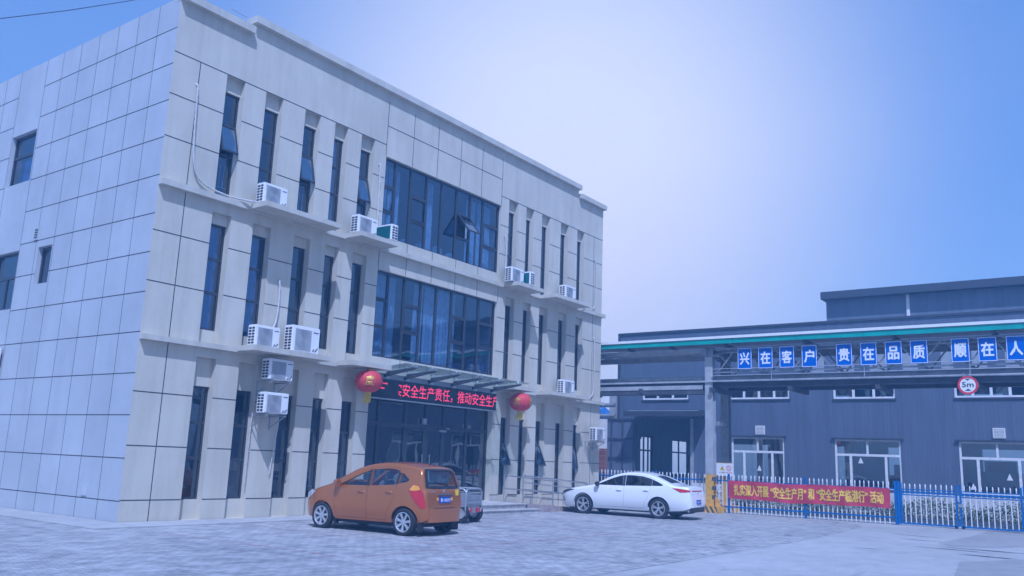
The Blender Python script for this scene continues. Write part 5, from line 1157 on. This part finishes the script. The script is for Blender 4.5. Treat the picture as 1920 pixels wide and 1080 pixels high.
def rear_strip(name, x0, x1, z0, z1, mat, t=.014, parent=None): 
    q = MB(); n = 10
    P = lambda x, z, o: (x, oyr(z) - o + .05 * (abs(x) / .6) ** 4, z)
    vs_ = [P(x0 + (x1 - x0) * i / n, z, o) for o in (t, -.02) for z in (z0, z1) for i in range(n + 1)]; k = n + 1
    fs = [(i, i + 1, k + i + 1, k + i) for i in range(n)] + [(2 * k + i, 3 * k + i, 3 * k + i + 1, 2 * k + i + 1) for i in range(n)] + [(k + i, k + i + 1, 3 * k + i + 1, 3 * k + i) for i in range(n)] + [(i, 2 * k + i, 2 * k + i + 1, i + 1) for i in range(n)] + [(0, k, 3 * k, 2 * k), (n, 2 * k + n, 3 * k + n, k + n)]
    q.add(vs_, fs); return q.build(name, mat, parent or OC)
bm_ = rear_strip('rear_bumper', -.56, .56, .30, .585, OPAINT, .05)
rear_strip('chrome_bar', -.27, .27, .865, .895, CHROME, .022)
rear_strip('glass_seal', -.58, .58, 1.0, 1.06, TRIM, .014)
for pp in ([(-.60, 1.0), (-.50, 1.06), (-.47, 1.30), (-.42, 1.37), (-.49, 1.40), (-.54, 1.33)], [(.60, 1.0), (.50, 1.06), (.47, 1.30), (.42, 1.37), (.49, 1.40), (.54, 1.33)], [(-.43, 1.365), (.43, 1.365), (.47, 1.41), (-.47, 1.41)]):
    add_patch('glass_seal', pp, lambda a, c: (a, oyr(c + oc.c * (a / .5) ** 2 * .9) - .012, c), TRIM, OC, .06)
rear_strip('hatch_seam', -.57, .57, .588, .60, TRIM, .006)
np_ = rear_strip('number_plate', -.20, .20, .70, .825, PLATE, .022)
put_text('plate_lettering', text_mesh('鲁·HB295', 1, .012, width=.36, height=.085), SIGNW, (1, 0, 0), (0, 0, 1), (0, oyr(.76) - .026, .762), np_)
q = MB(); q.lathe([(0, -.012), (.03, -.012), (.035, .0), (0, 0)], 20, (0, oyr(.96) - .003, .955), 'y'); q.build('badge', CHROME, OC)
for x in (-.26, .26):
    q = MB(); q.lathe([(0, -.014), (.035, -.01), (.04, .0), (0, 0)], 20, (x, oyr(.77) - .004, .775), 'y'); q.build('reflector', LAMB, OC)
put_text('model_lettering', text_mesh('H5AH', 1, .01, width=.16, height=.03), CHROME, (1, 0, 0), (0, 0, 1), (-.42, oyr(.93) - .012, .935), OC)
q = MB(); q.box(.43, .53, oyr(.9) - .008, oyr(.9) + .01, .85, .97); q.build('inspection_sticker', YSIGN, OC)
q = MB(); q.tube([(0, -1.22, 1.49), (0, -1.40, 1.68)], .008, 6); q.lathe([(0, 0), (.03, 0), (.02, .03), (0, .03)], 10, (0, -1.22, 1.485)); q.build('aerial', BLACK, OC)
q = MB(); q.tube([(.15, -1.60, 1.085), (.02, -1.585, 1.10), (-.30, -1.575, 1.13)], .008, 6); q.lathe([(0, -.02), (.035, -.02), (.05, 0), (0, 0)], 14, (.15, -1.60, 1.075), 'y'); q.build('rear_wiper', BLACK, OC)
side_item('fuel_flap', [(-1.12 + .075 * math.cos(a), .86 + .075 * math.sin(a)) for a in [2 * math.pi * k / 18 for k in range(18)]], oc, -1, OPAINT, OC, .004, .05)
fl_, rl_ = Vector((3.28, -2.85, 0)), Vector((3.47, -5.17, 0)); hd = (fl_ - rl_).normalized(); rt = Vector((hd.y, -hd.x, 0)); OC.location = (fl_ + rl_) / 2 + rt * .70; OC.rotation_euler = (0, 0, math.atan2(-hd.x, hd.y))
# ------------------------------------------------ white saloon
WPAINT, t, b = newmat('white_car_paint'); b.inputs['Base Color'].default_value = (0.80, 0.81, 0.82, 1); b.inputs['Roughness'].default_value = 0.35; b.inputs['Coat Weight'].default_value = 0.8; b.inputs['Coat Roughness'].default_value = 0.04
wc = Car([(2.28, .48), (2.265, .62), (2.22, .72), (2.05, .80), (1.7, .88), (1.3, .95), (1.02, 1.0), (.7, 1.15), (.35, 1.32), (0, 1.42), (-.35, 1.46), (-.75, 1.445), (-1.1, 1.37), (-1.45, 1.24), (-1.75, 1.12), (-1.95, 1.08), (-2.2, 1.07), (-2.29, 1.045), (-2.33, .92), (-2.37, .72), (-2.39, .5)],
         [(2.28, .46), (2.24, .58), (2.14, .70), (1.9, .81), (1.45, .875), (.8, .895), (-1.0, .90), (-1.6, .885), (-2.0, .84), (-2.2, .79), (-2.33, .72), (-2.39, .62)],
         [(2.28, .26), (2.1, .19), (1.4, .18), (.6, .20), (-.8, .20), (-1.5, .22), (-2.1, .27), (-2.39, .36)], [(2.28, .85), (1.0, .93), (0, .965), (-1.2, 1.0), (-2.39, 1.03)], crown=.04, rad=.09, tum=.46)
wst = sorted({round(v, 4) for v in list(np.linspace(2.28, 1.95, 14)) + list(np.linspace(1.95, -2.1, 52)) + list(np.linspace(-2.1, -2.39, 22))})
wcab = list(np.linspace(1.08, -1.62, 28))
wdl = [[(.86, .975), (.62, 1.075), (.34, 1.20), (.08, 1.285), (-.06, 1.315), (-.10, .985)], [(-.19, .99), (-.16, 1.325), (-.40, 1.33), (-.75, 1.31), (-1.02, 1.25), (-1.05, 1.015)], [(-1.11, 1.02), (-1.11, 1.225), (-1.30, 1.155), (-1.50, 1.06), (-1.45, 1.03)]]
wdr = [([(.86, .30), (.93, .60), (.92, .955), (.62, 1.12), (.33, 1.245), (.07, 1.33), (-.07, 1.36), (-.145, .98), (-.145, .30)], (.02, .84)), ([(-.151, .30), (-.151, .98), (-.08, 1.362), (-.40, 1.375), (-.76, 1.355), (-1.07, 1.285), (-1.085, .99), (-1.0, .72), (-.86, .45), (-.82, .30)], (-.92, .87))]
wrw = cutter([(-.47, -1.12), (.47, -1.12), (.56, -1.68), (-.56, -1.68)], PZ(1.0, 3))
WC = build_car('white_saloon', 'white four door saloon parked beside the ramp with its tail to the fence', WPAINT, wc, wst, wcab, wdr, wdl, [(-.64, .96), (.64, .96), (.50, .26), (-.50, .26)], wrw,
               lambda root: add_patch('rear_glass', [(-.48, -1.11), (.48, -1.11), (.57, -1.69), (-.57, -1.69)], lambda a, c: (a, c, wc.crownz(a, c) - .014), AUTOG_D, root, .08),
               dict(arch=[(1.335, .375), (-1.335, .375)], track=.875, r=.322, w=.205, rim=.225, n=5, style='twin', yf=1.335, yr=-1.335, seats=(.05, -.80)), AUTOG_D, (0, 0, 0), 0)
wyr = interp([(1.07, -2.2), (1.045, -2.29), (.92, -2.33), (.72, -2.37), (.5, -2.39)])
for sg in (1, -1):
    side_item('tail_light', [(-1.80, .985), (-1.98, .98), (-2.22, .955), (-2.345, .93), (-2.345, .885), (-2.20, .865), (-2.05, .86)], wc, sg, LRED, WC, .018, .04)
    side_item('headlight', [(1.66, .79), (1.86, .80), (2.10, .745), (2.235, .66), (2.215, .60), (2.05, .66), (1.85, .735)], wc, sg, LDRK, WC, .014, .04)
    side_item('fog_lamp', [(2.07, .40), (2.13, .54), (2.16, .54), (2.12, .38)], wc, sg, TRIM, WC, .01, .04)
    for pp in ([(-.105, .985), (-.065, 1.32), (-.155, 1.33), (-.185, .99)], [(-1.052, 1.015), (-1.022, 1.25), (-1.108, 1.222), (-1.108, 1.02)]): side_item('pillar_trim', pp, wc, sg, TRIM, WC, .008, .05)
    dm_ = door_mirror(WC, wc, sg, .80, .97, TRIM, .08)
    q = MB(); q.tube([(sg * .50, wyr(.3) + .06, .285), (sg * .72, wyr(.3) + .10, .285)], .032, 10); q.build('exhaust_trim', CHROME, WC, smooth=R(40))
def wrear(name, x0, x1, z0, z1, mat, t=.014):
    q = MB(); n = 12; k = n + 1; P = lambda x, z, o: (x, wyr(z) - o + .09 * (abs(x) / .75) ** 4, z)
    vs_ = [P(x0 + (x1 - x0) * i / n, z, o) for o in (t, -.03) for z in (z0, z1) for i in range(k)]
    fs = [(i, i + 1, k + i + 1, k + i) for i in range(n)] + [(2 * k + i, 3 * k + i, 3 * k + i + 1, 2 * k + i + 1) for i in range(n)] + [(k + i, k + i + 1, 3 * k + i + 1, 3 * k + i) for i in range(n)] + [(i, 2 * k + i, 2 * k + i + 1, i + 1) for i in range(n)] + [(0, k, 3 * k, 2 * k), (n, 2 * k + n, 3 * k + n, k + n)]
    q.add(vs_, fs); return q.build(name, mat, WC)
wrear('light_bar', -.62, .62, .895, .925, LRED, .012); wrear('lower_valance', -.66, .66, .25, .40, TRIM, .03); wp2 = wrear('number_plate', -.21, .21, .50, .63, PLATE, .02)
put_text('plate_lettering', text_mesh('鲁H·1B29', 1, .012, width=.36, height=.085), SIGNW, (1, 0, 0), (0, 0, 1), (0, wyr(.56) - .024, .565), wp2)
q = MB(); q.lathe([(0, -.012), (.035, -.012), (.04, 0), (0, 0)], 20, (0, wyr(.83) - .002, .83), 'y'); q.build('badge', CHROME, WC)
put_text('model_lettering', text_mesh('1.5T', 1, .01, width=.14, height=.035), TRIM, (1, 0, 0), (0, 0, 1), (-.50, wyr(.8) + .005, .80), WC)
q = MB(); q.box(-.5, .5, 2.225, 2.275, .34, .52)
for k in range(4): q.box(-.5, .5, 2.276, 2.281, .36 + k * .042, .375 + k * .042)
q.build('grille', TRIM, WC)
fl_, rl_ = Vector((15.04, -2.59, 0)), Vector((15.29, -5.24, 0)); hd = (fl_ - rl_).normalized(); rt = Vector((hd.y, -hd.x, 0)); WC.location = (fl_ + rl_) / 2 + rt * .80; WC.rotation_euler = (0, 0, math.atan2(-hd.x, hd.y))
# ------------------------------------------------ cargo tricycle
TC = empty('cargo_tricycle', 'grey electric cargo tricycle with a tubular railed bed parked past the orange car', 'tricycle', (7.72, -2.95, 0), R(12))
def trp(mb, *a, **k): mb.box(*a, **k)
GREYB = plain('grey_bed_paint', (0.34, 0.36, 0.39), 0.45, 0.4, var=.12)
hw, y0, y1 = .47, -.62, .86
q = MB(); q.box(-hw, hw, y0, y1, .42, .45); q.box(-hw, -hw + .02, y0, y1, .45, .72); q.box(hw - .02, hw, y0, y1, .45, .72); q.box(-hw + .02, hw - .02, y1 - .02, y1, .45, .72)
for z in (.49, .58, .66):
    for sg in (-1, 1): q.box(sg * (hw + .004) - .004, sg * (hw + .004) + .004, y0 + .05, y1 - .05, z, z + .03)
q.build('cargo_bed', GREYB, TC)
q = MB(); q.box(-hw + .021, hw - .021, y0 - .012, y0 + .01, .455, .72)
for z in (.50, .60): q.box(-hw + .05, hw - .05, y0 - .022, y0 - .013, z, z + .05)
q.box(-.3, -.2, y0 - .03, y0 - .013, .67, .70); q.box(.2, .3, y0 - .03, y0 - .013, .67, .70); q.build('tailgate', GREYB, TC)
q = MB()
for sg in (-1, 1):
    x = sg * hw; q.tube([(x, y0, .33), (x, y0, 0.79), (x, y0 + .04, 0.85), (x, y0 + .10, 0.88), (x, y1 - .1, 0.88), (x, y1 - .03, 0.85), (x, y1, 0.79), (x, y1, .45)], .020, 8)
    q.tube([(x, y0, 0.77), (x, y1, 0.77)], .013, 6); q.tube([(x, -.15, .70), (x, -.15, 0.88)], .014, 6)
q.tube([(-hw, y0, .75), (-hw + .04, y0, 0.85), (-hw + .1, y0, 0.88), (hw - .1, y0, 0.88), (hw - .04, y0, 0.85), (hw, y0, .75)], .018, 8); q.tube([(-hw, y0, 0.77), (hw, y0, 0.77)], .014, 6); q.tube([(-hw, y1, 0.88), (hw, y1, 0.88)], .016, 6)
q.build('bed_rail', GALV, TC, smooth=R(50))
for sg in (-1, 1):
    q = MB(); q.box(sg * .27 - .13, sg * .27 + .13, y0 - .05, y0 - .014, .28, .40); tl_ = q.build('tail_light', LRED, TC, bevel=.008); q = MB(); q.box(sg * .37 - .04, sg * .37 + .028, y0 - .054, y0 - .051, .29, .39); q.build('reflector', SIGNW, tl_)
q = MB(); q.box(-hw, hw, y0 - .012, y0 + .02, .26, .42); q.bar((-hw, y0, .28), (-hw, y0, .20), .03); q.bar((hw, y0, .28), (hw, y0, .20), .03); q.build('rear_bar', GREYB, TC)
q = MB(); q.bar((0, y0 + .2, .37), (0, y1 + .5, .37), .08, .1); q.bar((-.4, -.45, .27), (.4, -.45, .27), .07, .07); q.bar((-.3, -.45, .3), (-.3, -.45, .42), .05, .05); q.bar((.3, -.45, .3), (.3, -.45, .42), .05, .05); q.bar((0, y1 + .35, .37), (0, 1.5, .85), .07, .07); q.build('chassis', RACK_D, TC)
for x, y in ((-.40, -.45), (.40, -.45), (0, 1.55)):
    q = MB(); q.lathe([(.14, -.05), (.2, -.055), (.245, -.04), (.26, 0), (.245, .04), (.2, .055), (.14, .05)], 28, axis='x'); wo = q.build('wheel', TYRE, TC, smooth=R(50), loc=(x, y, .26)); q = MB(); q.lathe([(0, -.04), (.05, -.05), (.15, -.03), (.15, .03), (.05, .05), (0, .04)], 20, axis='x'); q.build('rim', ALLOY, wo, smooth=R(40))
q = MB(); q.box(-.2, .2, .92, 1.22, .50, .62); q.box(-.18, .18, .88, .94, .62, .84); q.build('saddle', SEAT, TC, bevel=.03)
q = MB(); q.tube([(0, 1.55, .3), (0, 1.42, .9), (0, 1.38, 1.05)], .03, 8); q.tube([(-.34, 1.22, 1.05), (-.2, 1.34, 1.08), (0, 1.38, 1.06), (.2, 1.34, 1.08), (.34, 1.22, 1.05)], .016, 8); q.box(-.14, .14, 1.45, 1.50, .55, 1.0); q.build('steering_column', GREYB, TC)
q = MB(); q.lathe([(0, 0), (.08, 0), (.07, .08), (0, .09)], 16, (0, 1.47, .9), 'y'); q.build('headlight', LCLR, TC)
# ================================================================== even blue volume added to tint the yard and lift its darks
hz = MB(); hz.box(-78, 108, -93, 98, -1.0, 26.0)
m = bpy.data.materials.new('added_haze_air'); m.use_nodes = True; t = m.node_tree; t.nodes.clear()
_o = node(t, 'ShaderNodeOutputMaterial'); _v = node(t, 'ShaderNodeVolumePrincipled', Density=ADDED_HAZE_DENSITY, Anisotropy=0.0)
_v.inputs['Color'].default_value = ADDED_HAZE_TINT; _v.inputs['Absorption Color'].default_value = (1, 1, 1, 1)
t.links.new(_v.outputs[0], _o.inputs['Volume'])
tag(hz.build('added_haze', m), kind='stuff')
